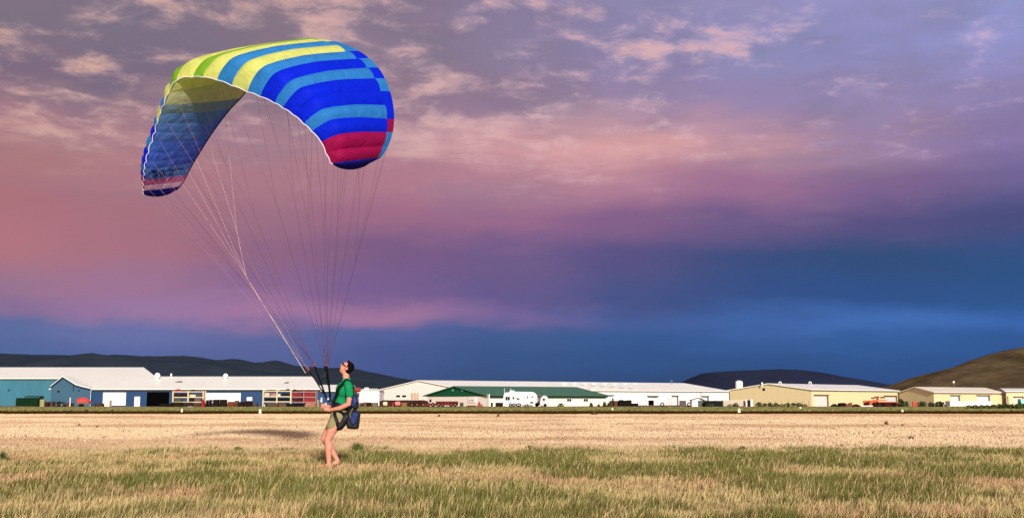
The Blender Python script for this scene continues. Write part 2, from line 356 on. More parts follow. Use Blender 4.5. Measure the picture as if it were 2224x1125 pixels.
# ------------------------------------------------------------ hills
def hill(name, pts, D, depth, m, ns, label, amp=.12, left=None, right=None):
    xs = np.array([p[0] for p in pts], float); zs = []
    for px_, py_ in pts: zs.append(max(at(px_, py_, D).z, 1))
    nx, ny = 260, 34
    U = np.linspace(xs[0], xs[-1], nx); H = np.interp(U, xs, zs); Xr = (U-CX)/F*D*1.0/math.cos(0)
    Xr = np.array([at(u_, 800, D).x for u_ in U])
    V = []; 
    for j in range(ny):
        s = j/(ny-1); prof = math.sin(min(s/.7, 1)*math.pi/2)**1.25 if s < .7 else math.cos((s-.7)/.3*math.pi/2)
        yy = D - depth*.7 + depth*s
        nz = fbm(Xr*ns+s*3, np.full(nx, s*6.), 5)-.5; nz2 = fbm(Xr*ns*4+s*2, np.full(nx, s*3.+50), 4)-.5
        z = H*prof*(1+(nz*2.2*amp*4+nz2*amp*2)*(1-abs(s-.7)/.7 if s < .7 else 0)*0 + (nz*amp*5+nz2*amp*2.5)*math.sin(min(s/.7, 1)*math.pi)) - 2
        z = np.maximum(z, -2) if j else np.full(nx, -3.)
        V.append(np.stack([Xr, np.full(nx, yy), z + (nz2*H*.05 if s > .6 else 0)], 1))
    V = np.concatenate(V); i = np.arange(nx-1); Fq = np.concatenate([np.stack([j*nx+i, j*nx+i+1, (j+1)*nx+i+1, (j+1)*nx+i], 1) for j in range(ny-1)])
    o = mesh_obj(name, V, Fq, m); o.data.polygons.foreach_set('use_smooth', [True]*len(Fq)); o['kind'] = 'structure'; o['label'] = label
    return o
hm1 = mat('hazy_forest_slope', (.034, .048, .066), .95, var=.25, scale=.006, lin_=True, spec=0)  # blue of the air haze put into the forest colour
hm2 = mat('hazy_far_butte', (.030, .038, .072), .95, var=.2, scale=.004, lin_=True, spec=0)  # distance haze painted in as dark blue
hm3 = mat('brown_grass_hill', (.165, .122, .062), .95, var=.66, scale=.022, lin_=True, spec=0, stretch=(1, .5, 2.4))
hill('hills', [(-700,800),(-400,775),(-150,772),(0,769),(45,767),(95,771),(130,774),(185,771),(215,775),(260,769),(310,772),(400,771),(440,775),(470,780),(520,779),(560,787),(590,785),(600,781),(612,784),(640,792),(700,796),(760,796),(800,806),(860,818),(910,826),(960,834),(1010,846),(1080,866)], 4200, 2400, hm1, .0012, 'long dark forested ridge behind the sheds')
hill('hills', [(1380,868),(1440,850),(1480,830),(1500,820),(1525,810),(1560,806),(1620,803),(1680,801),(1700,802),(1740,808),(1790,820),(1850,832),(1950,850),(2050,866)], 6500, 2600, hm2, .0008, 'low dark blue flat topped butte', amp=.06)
hill('hills', [(1900,868),(1950,836),(1985,823),(2020,810),(2060,800),(2100,790),(2130,777),(2160,765),(2195,755),(2224,751),(2300,742),(2500,735),(2800,760),(3100,800)], 1900, 1100, hm3, .004, 'bare brown hillside on the right', amp=.17)

# ------------------------------------------------------------ halls
WHT = mat('white_metal_roof', (253, 252, 238), .45, var=.05, scale=.25, stretch=(1, .2, 1))
WALLW = mat('white_metal_wall', (236, 232, 224), .6, var=.07, scale=.3, stretch=(3, 3, .4))
BLUE = mat('blue_metal_wall', (22, 60, 102), .55, var=.15, scale=.3, stretch=(3, 3, .3))
TEAL = mat('teal_metal_wall', (54, 112, 132), .55, var=.2, scale=.12, stretch=(2, 2, .6))
SLATE = mat('slate_blue_wall', (52, 88, 112), .55, var=.12, scale=.3)
YEL = mat('yellow_metal_wall', (222, 206, 160), .6, var=.07, scale=.3, stretch=(3, 3, .4))
GRN = mat('green_metal_roof', (62, 112, 84), .5, var=.15, scale=.3, stretch=(3, .3, 1))
GRND = mat('dark_green_metal', (12, 82, 52), .5, var=.15, scale=.4)
TRIM = mat('grey_trim', (120, 118, 110), .6); DARK = mat('dark_opening', (5, 5, 6), .95, spec=.02); GLS = mat('dark_glass', (10, 11, 14), .3, spec=.15)
DW = mat('white_door', (238, 236, 232), .5, var=.04); DP = mat('pinkish_door', (228, 214, 208), .5, var=.06)
def hall(name, label, A, B, C, zeave, ap, zr, wall, roof, gw=None, over=.35, thick=.18, cat='building', apf=.5, D=None):
    """A = outer gable corner, B = near corner, C = far end of the long side (ground xy). Ridge parallel to BC."""
    A, B, C = (Vector((p[0], p[1], 0)) for p in (A, B, C)); Dp = Vector((*D, 0)) if D else A + (C - B)
    t = thing(name, label, cat, B)
    up = Vector((0, 0, 1)); M1 = A.lerp(B, apf); M2 = Dp.lerp(C, apf)
    w = MB()
    def wallq(P, Q, z1): 
        n = (Q-P).cross(up).normalized()*.12
        w.hexa([P, Q, Q-n, P-n, P+up*z1, Q+up*z1, Q-n+up*z1, P-n+up*z1])
    m1 = MB(); m1.add([B, C, C+up*zeave, B+up*zeave], [(0, 1, 2, 3)]); m1.build('wall', wall, t)
    m2 = MB(); m2.add([A, B, B+up*zeave, M1+up*zr, A+up*zeave], [(0, 1, 2, 3, 4)]); m2.build('gable_wall', gw or wall, t)
    m3 = MB(); m3.add([Dp, A, A+up*zeave, Dp+up*zeave], [(0, 1, 2, 3)]); m3.add([C, Dp, Dp+up*zeave, M2+up*zr, C+up*zeave], [(0, 1, 2, 3, 4)]); m3.build('wall', wall, t)
    e = (C-B).normalized()*over
    for (P0, P1, z) in ((B, C, 1), (A, Dp, 1)):
        r = MB(); o1 = (P0-M1).normalized()*over; dz = (zr-zeave)*over/(P0-M1).length
        a = [P0-e+o1+up*(zeave-dz), P1+e+o1+up*(zeave-dz), M2+e+up*zr, M1-e+up*zr]
        r.hexa([q for q in a] + [q+up*thick for q in a]); r.build('roof', roof, t)
    f = MB(); o1 = (B-M1).normalized()*(over+.02); dz = (zr-zeave)*over/(B-M1).length
    a, b = B-e+o1+up*(zeave-dz-.12), C+e+o1+up*(zeave-dz-.12); o2 = (M1-B).normalized()*.12
    f.hexa([a, b, b-o1.normalized()*.14, a-o1.normalized()*.14, a+up*.18, b+up*.18, b-o1.normalized()*.14+up*.18, a-o1.normalized()*.14+up*.18]); f.build('gutter', TRIM, t)
    return t
def xy(px, Y): return ((px-CX)/F*Y/1.0 * (1/ (math.cos(TH)+ (300/F)*math.sin(TH))) * 1.0, Y)
def xy(px, Y): p = at(px, 860, Y); return (p.x, Y)
def on(t, name, px0, px1, py0, py1, Y, m, th=.08, label=None):
    """a slab on a camera-facing wall"""
    a, b = at(px0, py1, Y), at(px1, py0, Y); z0 = max(a.z, 0.0)
    q = MB(); q.box(a.x, b.x, Y-th, Y+.02, z0, b.z); o = q.build(name, m, t)
    if label: o['label'] = label
    return o
def onw(t, name, px0, px1, py0, py1, P, Q, m, th=.08, parent=None):
    """slab on a slanted wall P->Q given as xy"""
    P = Vector((*P, 0)); Q = Vector((*Q, 0))
    def hit(px):
        d = at(px, 860, 100.); k = d.x/100.
        s = (k*P.y-P.x)/((Q.x-P.x)-k*(Q.y-P.y)); return P.lerp(Q, s)
    a, b = hit(px0), hit(px1); n = (Q-P).normalized().cross(Vector((0, 0, 1)))*th
    if n.y > 0: n = -n
    za, zb = max(at(px0, py1, a.y).z, 0), at(px0, py0, a.y).z
    up = Vector((0, 0, 1)); q = MB()
    q.hexa([a+n+up*za, b+n+up*za, b-n*.2+up*za, a-n*.2+up*za, a+n+up*zb, b+n+up*zb, b-n*.2+up*zb, a-n*.2+up*zb]); return q.build(name, m, parent or t)

def door_lines(t, px0, px1, py0, py1, Y, k, m=None):
    for i in range(1, k):
        py = py0+(py1-py0)*i/k; on(t, 'panel_joint', px0, px1, py-.15, py+.15, Y-.085, m or cm((190, 188, 184)), .02)

# leftmost big blue hangar (ridge parallel to the picture)
def flat_hall(name, label, px0, px1, Yf, Yb, pe, pr, wall, roof, pxb=None):
    """long side facing the camera; pe = eave row, pr = ridge row (at mid depth)"""
    Ym = (Yf+Yb)/2; x0, x1 = at(px0, 860, Yf).x, at(px1, 860, Yf).x; ze = at(0, pe, Yf).z; zr = at(0, pr, Ym).z
    return hall(name, label, (x0, Yb), (x0, Yf), (x1, Yf), ze, None, zr, wall, roof, over=.5, D=(at(pxb, 860, Yb).x, Yb) if pxb else None), ze, zr
hA, _, _ = flat_hall('hangar', 'tall teal hangar with long white roof at the left edge', -120, 338, 262, 298, 822, 799, TEAL, WHT, 276)
hB, zeB, zrB = flat_hall('warehouse', 'long blue warehouse with white roof, garage doors along its front', 112, 696, 240, 272, 845, 819, BLUE, WHT, 650)
# cross gable in front
YG = 239.; t = thing('gabled_shed', 'slate blue gable fronted shed joined to the warehouse', 'shed', at(150, 884, YG))
pf_ = [(111, 884), (197, 884), (197, 844), (180, 840), (166, 836), (158, 831), (138, 818.5), (111, 840)]
pp = [at(a, b, YG) for a, b in pf_]
for q in pp[:2]: q.z = 0
q = MB(); q.add(pp, [tuple(range(8))]); q.add([pp[0], pp[7], pp[7]+Vector((0, 5, 0)), pp[0]+Vector((0, 5, 0))], [(0, 1, 2, 3)]); q.build('wall', SLATE, t)
for i0, i1 in ((7, 6), (6, 5), (5, 4), (4, 3), (3, 2)):
    a, b = pp[i0].copy(), pp[i1].copy(); a.y -= .5; b.y -= .5; a2 = a+Vector((0, 6, 0)); b2 = b+Vector((0, 6, 0)); up = Vector((0, 0, .2))
    q = MB(); q.hexa([a, b, b2, a2, a+up, b+up, b2+up, a2+up]); q.build('roof', WHT, t)
    q = MB(); d = Vector((0, -.06, 0)); dn = Vector((0, 0, -.22)); q.hexa([a+dn+d, b+dn+d, b+dn, a+dn, a+d-dn*.3, b+d-dn*.3, b-dn*.3, a-dn*.3]); q.build('bargeboard', cm((40, 66, 84)), t)
on(t, 'vent', 125, 129, 848, 852, YG, DARK); on(t, 'vent', 170, 172.5, 846, 849.5, YG, DARK); on(t, 'flue', 158, 161, 832, 849, YG-.1, cm((22, 62, 80)))
on(hA, 'vent', 17, 22, 845, 849, 262, cm((20, 70, 85)))
on(hB, 'downpipe', 195.5, 198.5, 844, 884, 239.0, cm((190, 205, 225)))
d = on(hB, 'garage_door', 223, 274, 852, 880, 240, DW); door_lines(hB, 223, 274, 852, 880, 240, 4)
on(hB, 'door', 291.5, 304.5, 861, 884, 240, DW, label='white personnel door')
on(hB, 'open_doorway', 318, 368, 851, 884, 240, DARK, label='open dark doorway')
on(hB, 'garage_door', 447, 523, 853, 876, 240, DW); door_lines(hB, 447, 523, 853, 876, 240, 3)
on(hB, 'window', 536, 548, 862, 870, 240, DW); on(hB, 'fascia_or_eave_shade', 197, 690, 846.5, 850.5, 240, cm((40, 56, 80)), .05)  # wall strip: gutter shadow below the eave put into its colour
# low white roof at the right end
hL, _, _ = flat_hall('lean_to_shed', 'low white roofed blue shed right of the warehouse, behind the man', 688, 752, 246, 262, 849, 837, BLUE, WHT)
def roofvent(px, py, Y, r, label, post=.5):
    p = at(px, py, Y); t = thing('roof_vent', label, 'roof vent', (p.x, Y, p.z-r-post), 'white ball vents on the roofs')
    q = MB(); q.ell(p, r, 14, 8); q.build('vent_cap', WHT, t, True)
    q = MB(); q.tube([(p.x, Y, p.z-r-post), (p.x, Y, p.z-r*.5)], r*.55, 10); q.build('neck', WHT, t)
roofvent(342, 815, 252, .62, 'large white ball vent nearest the tall hangar roof'); roofvent(490, 816, 252, .56, 'large white ball vent in the middle of the warehouse roof')
roofvent(372, 813, 256, .24, 'tiny white roof vent right of the first ball vent'); roofvent(1655, 832, 243, .22, 'small white vent on the left slope of the yellow shed roof')
def skyl(px, py, w, label):
    Ys = 240+16*(845-py)/(845-819); p = at(px, py, Ys); s = w/F*Ys; sl_ = (zrB-zeB)/16
    q = MB(); q.hexa([(p.x-s, Ys-1, p.z-sl_+.05), (p.x+s, Ys-1, p.z-sl_+.05), (p.x+s*.6, Ys+.8, p.z+sl_*.8+.05), (p.x-s*.6, Ys+.8, p.z+sl_*.8+.05),
            (p.x-s, Ys-1, p.z-sl_+.25), (p.x+s, Ys-1, p.z-sl_+.25), (p.x+s*.6, Ys+.8, p.z+sl_*.8+.25), (p.x-s*.6, Ys+.8, p.z+sl_*.8+.25)])
    tag(q.build('skylight', cm((120, 112, 96))), label, 'skylight')
skyl(390, 831, 8, 'flat grey skylight on the warehouse roof above the pallet rack'); skyl(623, 833, 5, 'small dark skylight on the right of the warehouse roof')

# white stepped shed
Yw = 262.; t = thing('white_shed', 'small white shed with stubby chimney behind the man', 'shed', at(800, 884, Yw))
a, b = at(774, 884, Yw), at(824, 848, Yw); a.z = 0
q = MB(); q.box(a.x, b.x, Yw, Yw+9, 0, b.z); q.build('wall', WALLW, t)
c0 = at(786, 848, Yw); c1 = at(822, 846, Yw); q = MB()
q.add([(a.x-.3, Yw-.3, b.z), (b.x+.3, Yw-.3, b.z), (b.x-1, Yw+4, b.z+.5), (c0.x, Yw+4, b.z+.55), (a.x-.3, Yw+9, b.z), (b.x+.3, Yw+9, b.z)], [(0, 1, 2, 3), (5, 4, 3, 2), (0, 3, 4), (1, 5, 2)]); q.build('roof', WHT, t)
on(t, 'chimney', 793, 801, 841.5, 851, Yw+3, WALLW, .9)
t = thing('red_tank', 'rusty red cylindrical tank just behind the back of the man', 'tank', at(776, 850, 258.)); p = at(776, 846, 258)
q = MB(); q.tube([(p.x-.75, 258, p.z), (p.x+.75, 258, p.z)], .5, 12); q.build('drum', cm((150, 60, 52)), t); q = MB(); q.box(p.x-.5, p.x-.35, 257.9, 258.1, 0, p.z); q.box(p.x+.35, p.x+.5, 257.9, 258.1, 0, p.z); q.build('stand', cm((70, 50, 45)), t)

# big white hall
Bw = xy(1010, 283); Aw = xy(822, 302); Cw = xy(1583, 330)
zeW = at(0, 846.5, 283).z; zrW = at(918, 828, 300).z
hW = hall('white_hall', 'long white metal hall behind the green roofed office', Aw, Bw, Cw, zeW, None, zrW, WALLW, WHT, over=.6)
for x0, x1 in ((861, 869), (874, 882)): onw(hW, 'window', x0, x1, 858, 862, Aw, Bw, GLS)
onw(hW, 'vent', 831.5, 834.5, 851, 856, Aw, Bw, cm((60, 60, 60)))
for x0 in (893, 899, 905): onw(hW, 'shutter', x0, x0+4.5, 853, 867, Aw, Bw, cm((214, 178, 152)))
onw(hW, 'open_doorway', 1408, 1419.5, 869, 884, Bw, Cw, DARK); onw(hW, 'awning', 1405, 1427, 858.5, 860.5, Bw, Cw, TRIM, 1.2)
onw(hW, 'window', 1475, 1489.5, 869.5, 880, Bw, Cw, cm((86, 80, 82)), .1); onw(hW, 'awning', 1458, 1471, 858, 860, Bw, Cw, TRIM, .9); onw(hW, 'post', 1469.5, 1471, 858, 884, Bw, Cw, TRIM, .5)
onw(hW, 'awning', 1524, 1537, 859, 861, Bw, Cw, TRIM, .9); onw(hW, 'post', 1535.5, 1537, 859, 884, Bw, Cw, TRIM, .5)
onw(hW, 'awning', 1322, 1331, 857, 858.5, Bw, Cw, TRIM, .9); onw(hW, 'downpipe', 1521.5, 1522.5, 851, 884, Bw, Cw, TRIM, .2)
p = at(1459, 836, 322); q = MB(); q.tube([(p.x, 322, p.z), (p.x, 322, at(1459, 824, 322).z)], .07, 6); q.tube([(p.x-.6, 322, p.z+1.1), (p.x+.6, 322, p.z+1.1)], .05, 5)
tag(q.build('antenna', cm((110, 120, 150))), 'thin grey mast standing on the right end of the white hall roof', 'antenna')
for iv, px in enumerate(range(1225, 1400, 22)):
    p = at(px, 832.5+(px-1225)*.012, 311); q = MB(); q.ell(p, (.75, .6, .28), 8, 5); tag(q.build('ridge_vent', WHT), 'low rounded ridge vent of the white hall, %s' % ['leftmost of eight', 'second from the left end', 'third from the left end', 'fourth from the left end', 'fourth from the right end', 'third from the right end', 'second from the right end', 'rightmost of eight'][iv], 'roof vent', 'ridge vents on the white hall')

# green roofed office
Bg = xy(1058, 236); Ag = xy(928, 251); Cg = xy(1316, 252)
zeg = at(0, 858.5, 236).z; zrg = at(985, 840.5, 250).z
hG = hall('office', 'low white office with green roof and dark green gable', Ag, Bg, Cg, zeg, None, zrg, mat('office_wall', (236, 224, 212), .7, var=.06, scale=.5), GRN, gw=None, over=.7)
# dark green gable cladding
A3, B3 = Vector((*Ag, 0)), Vector((*Bg, 0)); n3 = (B3-A3).cross(Vector((0, 0, 1))).normalized()*.15
if n3.y > 0: n3 = -n3
up = Vector((0, 0, 1)); q = MB(); dd = (B3-A3).normalized()*.8
tri = [A3-dd+n3+up*(zeg-.15), B3+dd+n3+up*(zeg-.15), A3.lerp(B3, .5)+n3+up*zrg]
q.add(tri+[p-n3*5+Vector((0, 0, 0)) for p in tri], [(0, 1, 2), (0, 2, 5, 3), (1, 4, 5, 2), (0, 3, 4, 1)]); q.build('gable_cladding', GRND, hG)
for px in (985, 1006): onw(hG, 'lamp', px-1, px+1, 844.5, 850, Ag, Bg, cm((90, 140, 115)), .4)
onw(hG, 'window', 933.5, 937, 867, 873, Ag, Bg, GLS); onw(hG, 'panel', 1017, 1034, 862, 874, Ag, Bg, cm((240, 230, 222)), .2); onw(hG, 'vent', 1021, 1022.5, 868.5, 870.5, Ag, Bg, DARK, .3); onw(hG, 'vent', 1026.5, 1028.5, 868.5, 870.5, Ag, Bg, DARK, .3)
onw(hG, 'fascia_or_eave_shade', 1060, 1316, 859, 862.5, Bg, Cg, cm((18, 58, 42)), .8)
for x0 in (1231, 1267):
    w_ = onw(hG, 'window', x0-.6, x0+9.4, 865, 872, Bg, Cg, DW, .1)
    onw(hG, 'pane', x0, x0+4, 865.7, 871.3, Bg, Cg, GLS, .16, w_); onw(hG, 'pane', x0+4.9, x0+8.9, 865.7, 871.3, Bg, Cg, GLS, .16, w_)
onw(hG, 'open_doorway', 1076, 1092, 874, 882, Bg, Cg, cm((52, 36, 26)), .1); onw(hG, 'open_doorway', 1066, 1070, 874, 882, Bg, Cg, cm((52, 36, 26)), .1)
onw(hG, 'downpipe', 1213, 1214, 862, 884, Bg, Cg, cm((200, 196, 190)), .15); onw(hG, 'downpipe', 1057.5, 1059, 856, 884, Bg, Cg, WHT, .9)

# yellow sheds
By = xy(1762, 235); Ay = xy(1585, 250); Cy_ = xy(1950, 262)
zey = at(0, 846.5, 235).z; zry = at(1676, 834, 243).z
hY = hall('yellow_shed', 'pale yellow gabled shed beside the white silo', Ay, By, Cy_, zey, None, zry, YEL, WHT, over=.4)
p = at(1659.5, 845, 244.0); 
onw(hY, 'round_vent', 1657.5, 1661.8, 842.5, 848, Ay, By, DARK, .1)
def ydoor(t, x0, x1, y0, y1, P, Q, m=DP):
    d_ = onw(t, 'garage_door', x0, x1, y0, y1, P, Q, m, .1); onw(t, 'hood', x0-2, x1+1.5, y0-1.8, y0-.4, P, Q, cm((150, 128, 96)), .8)
    onw(t, 'door_post', x1, x1+1.2, y0-1, y1, P, Q, cm((120, 100, 80)), .4)
    for i in range(1, 4): onw(t, 'panel_joint', x0, x1, y0+(y1-y0)*i/4-.12, y0+(y1-y0)*i/4+.12, P, Q, cm((186, 172, 168)), .12, d_)
ydoor(hY, 1768.5, 1794.5, 858, 884, By, Cy_); ydoor(hY, 1921, 1944, 860, 884, By, Cy_)
By2 = xy(2028, 238); Ay2 = xy(1953, 248); Cy2 = xy(2178, 254); ze2 = at(0, 852, 238).z; zr2 = at(1975, 842.5, 252).z
hY2 = hall('yellow_shed', 'pale yellow shed behind the long white container, pole on its ridge', Ay2, By2, Cy2, ze2, None, zr2, YEL, mat('cream_roof', (240, 230, 205), .5, var=.05), over=.4)
ydoor(hY2, 2065, 2080, 859, 880, By2, Cy2, DW); ydoor(hY2, 2122, 2145, 859, 880, By2, Cy2, DW)
By3 = xy(2186, 252); Ay3 = xy(2166, 274); Cy3 = xy(2420, 262); 
hY3 = hall('yellow_shed', 'pale yellow shed with pinkish door at the right edge of the picture', Ay3, By3, Cy3, at(0, 850.5, 252).z, None, at(2185, 844.5, 262).z, YEL, WHT, over=.4)
ydoor(hY3, 2202, 2219, 862, 884, By3, Cy3)
# silo
t = thing('silo', 'white domed silo rising behind the left of the yellow gable', 'silo', (*xy(1605, 262), 0)); p = at(1605, 831, 262)
q = MB(); q.tube([(p.x, 262, 0), (p.x, 262, p.z)], .86, 20); q.build('tank', WHT, t, False); q = MB(); q.ell(p, (.9, .9, .55), 18, 8); q.build('dome', WHT, t, True)
for px, Yh, lb in ((1697, 246, 'white goose neck exhaust pipe nearest the yellow gable'), (1762, 252, 'white goose neck exhaust pipe above the pinkish garage door')):
    p = at(px, 838, Yh); zt = at(px, 829, Yh).z; q = MB(); q.tube([(p.x, Yh, p.z-.5), (p.x, Yh, zt-.2), (p.x-.12, Yh, zt), (p.x-.4, Yh, zt), (p.x-.52, Yh, zt-.25), (p.x-.52, Yh, zt-.45)], .085, 7)
    tag(q.build('exhaust_pipe', WHT), lb, 'roof pipe')
p = at(2072, 846, 250); t = thing('pole_light', 'ball topped light pole above the roof of the middle yellow shed', 'light', p); z1 = at(2072, 829.5, 250).z
q = MB(); q.tube([p-Vector((0, 0, 1)), (p.x, 250, z1)], .05, 6); q.build('pole', TRIM, t); q = MB(); q.ell((p.x, 250, z1), .24, 10, 7); q.build('globe', WHT, t, True)

# small shed, black hay tarp, ribbed container, fence
Ys = 228.; t = thing('garden_shed', 'small white shed with grey gable roof left of black tarpaulin', 'shed', (*xy(1515, Ys), 0))
a, b = at(1503, 884, Ys), at(1515.5, 869, Ys); q = MB(); q.box(a.x, b.x, Ys, Ys+2.5, 0, b.z); q.build('wall', WALLW, t)
c0, c1, c2 = at(1501.5, 869.5, Ys), at(1518.5, 864.5, Ys), at(1533, 869.5, Ys)
q = MB(); d = Vector((0, 3, 0)); u1 = Vector((0, 0, .1)); d0 = Vector((0, -.3, 0))
q.hexa([c0+d0, c1+d0, c1+d, c0+d, c0+d0+u1, c1+d0+u1, c1+d+u1, c0+d+u1]); q.hexa([c1+d0, c2+d0, c2+d, c1+d, c1+d0+u1, c2+d0+u1, c2+d+u1, c1+d+u1]); q.build('roof', cm((120, 122, 118)), t)
b2 = at(1530, 869.5, Ys); q = MB(); q.box(b.x, b2.x, Ys+.6, Ys+2.6, 0, b2.z); q.build('side_bay', cm((84, 88, 84)), t)
def softbox(px0, px1, py0, Y, dep, z0=0, sag=.12):
    a, b = at(px0, 884, Y), at(px1, py0, Y); q = MB(); nx = 12; top = []; ny = 4
    for j in range(ny+1):
        for i in range(nx+1):
            s = i/nx; r = j/ny; ed = min(s, 1-s, r*1.0, 1-r)
            top.append((a.x+(b.x-a.x)*s, Y+dep*r, b.z*(1-sag*random.random()*.7)-(.15*b.z if ed < .04 else 0)))
    fs = [(j*(nx+1)+i, j*(nx+1)+i+1, (j+1)*(nx+1)+i+1, (j+1)*(nx+1)+i) for j in range(ny) for i in range(nx)]; q.add(top, fs)
    for i in range(nx): 
        p0, p1 = top[i], top[i+1]; q.add([(p0[0], p0[1]-.15, z0), (p1[0], p1[1]-.15, z0), p1, p0], [(0, 1, 2, 3)])
        p0, p1 = top[ny*(nx+1)+i], top[ny*(nx+1)+i+1]; q.add([(p0[0], p0[1], z0), (p1[0], p1[1], z0), p1, p0], [(3, 2, 1, 0)])
    for j in range(ny):
        for i in (0, nx):
            p0, p1 = top[j*(nx+1)+i], top[(j+1)*(nx+1)+i]; q.add([(p0[0], p0[1], z0), (p1[0], p1[1], z0), p1, p0], [(0, 1, 2, 3)])
    return q
tag(softbox(1531, 1569, 869.5, 227, 3).build('tarpaulin_stack', cm((12, 12, 13), .6)), 'long stack under a black tarpaulin beside the small shed', 'covered stack')
t = thing('ribbed_container', 'pale ribbed metal container left of the dark gate', 'container', (*xy(1595, 230), 0))
a, b = at(1571, 884, 230), at(1621, 869, 230); q = MB(); q.box(a.x, b.x, 230, 232.4, .1, b.z); q.build('body', cm((206, 196, 172)), t); q = MB()
for i in range(26): xx = a.x+.1+(b.x-a.x-.2)*i/25; q.box(xx-.035, xx+.035, 229.92, 230, .15, b.z-.1)
q.build('ribs', cm((196, 180, 168)), t)
t = thing('gate', 'narrow dark gate between white posts at the fence end', 'gate', (*xy(1626, 229), 0))
for x0, x1, c_ in ((1619.5, 1622, (236, 228, 220)), (1630, 1634, (240, 236, 226))): on(t, 'post', x0, x1, 867, 886, 229, cm(c_), .25)
on(t, 'leaf', 1622, 1629.5, 868.5, 884, 229.1, cm((44, 34, 32)), .06)
t = thing('wire_fence', 'thin wire fence with slim posts in front of the yellow gable', 'fence', (*xy(1700, 228), 0))
for i in range(9): px = 1640+i*14.6; on(t, 'post', px-.35, px+.35, 870.5, 886, 228, cm((150, 132, 96)), .07)
for py in (871.5, 876, 880): on(t, 'rail', 1634, 1762, py-.12, py+.12, 228.05, cm((176, 160, 120)), .03)
t = thing('rail_fence', 'white slatted rail fence beside the open doorway of the white hall', 'fence', (*xy(1397, 270), 0))
for py in (872, 875, 878.5): on(t, 'rail', 1386, 1407, py-.5, py+.5, 270, cm((200, 200, 205)), .05)
for px in (1386.5, 1393, 1400, 1406.5): on(t, 'post', px-.5, px+.5, 870.5, 884, 270.1, cm((205, 205, 208)), .1)

# long white container/trailer on the right
t = thing('long_container', 'long white container row standing before the yellow shed doors', 'container', (*xy(2110, 222), 0))
a, b = at(2064, 886, 222), at(2155, 871.5, 222); q = MB()
q.box(a.x, b.x, 222, 224.4, .15, b.z); q.build('body', DW, t)
for px in (2080, 2096, 2118, 2135): on(t, 'panel_joint', px-.25, px+.25, 872, 885, 221.98, cm((180, 178, 176)), .04)
q = MB(); q.box(a.x-.05, b.x+.05, 221.95, 224.45, b.z, b.z+.08); q.build('lid', cm((206, 198, 190)), t)

# ------------------------------------------------------------ yard things
def crate(px0, px1, py0, Y, col_, label, cat, name, dep=2., slats=True, py1=884, group=None, side=None):
    a, b = at(px0, py1, Y), at(px1, py0, Y); a.z = max(a.z, 0) if py1 < 883 else 0
    t = thing(name, label, cat, (a.x*.5+b.x*.5, Y, a.z), group); q = MB(); q.box(a.x, b.x, Y, Y+dep, a.z, b.z); q.build('body', cm(col_), t)
    if slats:
        q = MB(); k = max(2, int((b.z-a.z)/.35))
        for i in range(k+1): z = a.z+(b.z-a.z)*i/k; q.box(a.x-.03, b.x+.03, Y-.06, Y, z-.05, z+.05)
        q.box(a.x-.03, a.x+.08, Y-.09, Y, a.z, b.z); q.box(b.x-.08, b.x+.03, Y-.09, Y, a.z, b.z)
        q.build('battens', cm(tuple(int(v*.6) for v in col_)), t)
    return t
def pallets(px0, px1, py0, Y, col_, label, name='pallet_stack', cat='pallet stack', group='pallet stacks in the yard'):
    a, b = at(px0, 884, Y), at(px1, py0, Y); a.z = 0; k = max(3, int(b.z/.2)); q = MB(); dep = 1.3; W_ = b.x-a.x
    cols_n = max(1, round(W_/1.4))
    q.box(a.x+.12, b.x-.12, Y+.15, Y+dep-.1, 0, b.z*.93)
    for c_ in range(cols_n):
        x0 = a.x+W_*c_/cols_n+.04; x1 = a.x+W_*(c_+1)/cols_n-.04; kk = k-random.choice((0, 0, 1))
        for i in range(kk):
            z = b.z*i/k; o_ = random.uniform(-.06, .06); q.box(x0+o_, x1+o_, Y, Y+dep, z+.08, z+.19)
            for f in (0, .38, .76): q.box(x0+o_+(x1-x0)*f, x0+o_+(x1-x0)*(f+.24), Y, Y+dep, z, z+.08)
    return tag(q.build(name, cm(col_, var=.4, scale=3)), label, cat, group)
def rack(px0, px1, py0, Y, col_, label, levels, bays, dep=1.6, lx=.10):
    a, b = at(px0, 884, Y), at(px1, py0, Y); t = thing('pallet_rack', label, 'rack', (a.x*.5+b.x*.5, Y, 0), 'steel racks in front of the warehouse'); m = cm(col_)
    for i in range(bays+1):
        x_ = a.x+(b.x-a.x)*i/bays
        for yy in (Y, Y+dep): q = MB(); q.box(x_-lx, x_+lx, yy-lx, yy+lx, 0, b.z); q.build('post', m, t)
    for py in levels:
        z = at(0, py, Y).z; q = MB(); q.box(a.x+lx, b.x-lx, Y-lx*.8, Y-lx*.8+.12, z-.09, z+.09); q.box(a.x+lx, b.x-lx, Y+dep, Y+dep+.1, z-.09, z+.09); q.build('beam', m, t)
        q = MB(); q.box(a.x+lx, b.x-lx, Y+.1, Y+dep-.1, z-.03, z+.05); q.build('shelf', cm((96, 80, 60)), t)
    return t
rack(375, 442, 848.5, 229, (206, 190, 150), 'cream steel rack loaded with crates left of the white garage door', (850.5, 862.5, 873), 2, lx=.13)
rack(571, 632, 846, 229, (206, 194, 160), 'cream steel rack left of the red rack', (849, 861, 872), 2, lx=.12)
rack(633, 686, 847.5, 229, (150, 120, 110), 'grey steel rack filled with red goods', (851, 862, 873), 2, lx=.07)
def goods(px0, px1, py0, py1, c_, label, Y=229.35):
    a, b = at(px0, py1, Y), at(px1, py0, Y); q = MB()
    n_ = max(1, int((b.x-a.x)/.8))
    for i in range(n_):
        x0 = a.x+(b.x-a.x)*i/n_; x1 = a.x+(b.x-a.x)*(i+1)/n_-.05; q.box(x0, x1, Y, Y+.9, a.z, b.z-random.random()*.15*(b.z-a.z))
    return tag(q.build('crate', cm(c_, var=.35, scale=2)), label, 'crate')
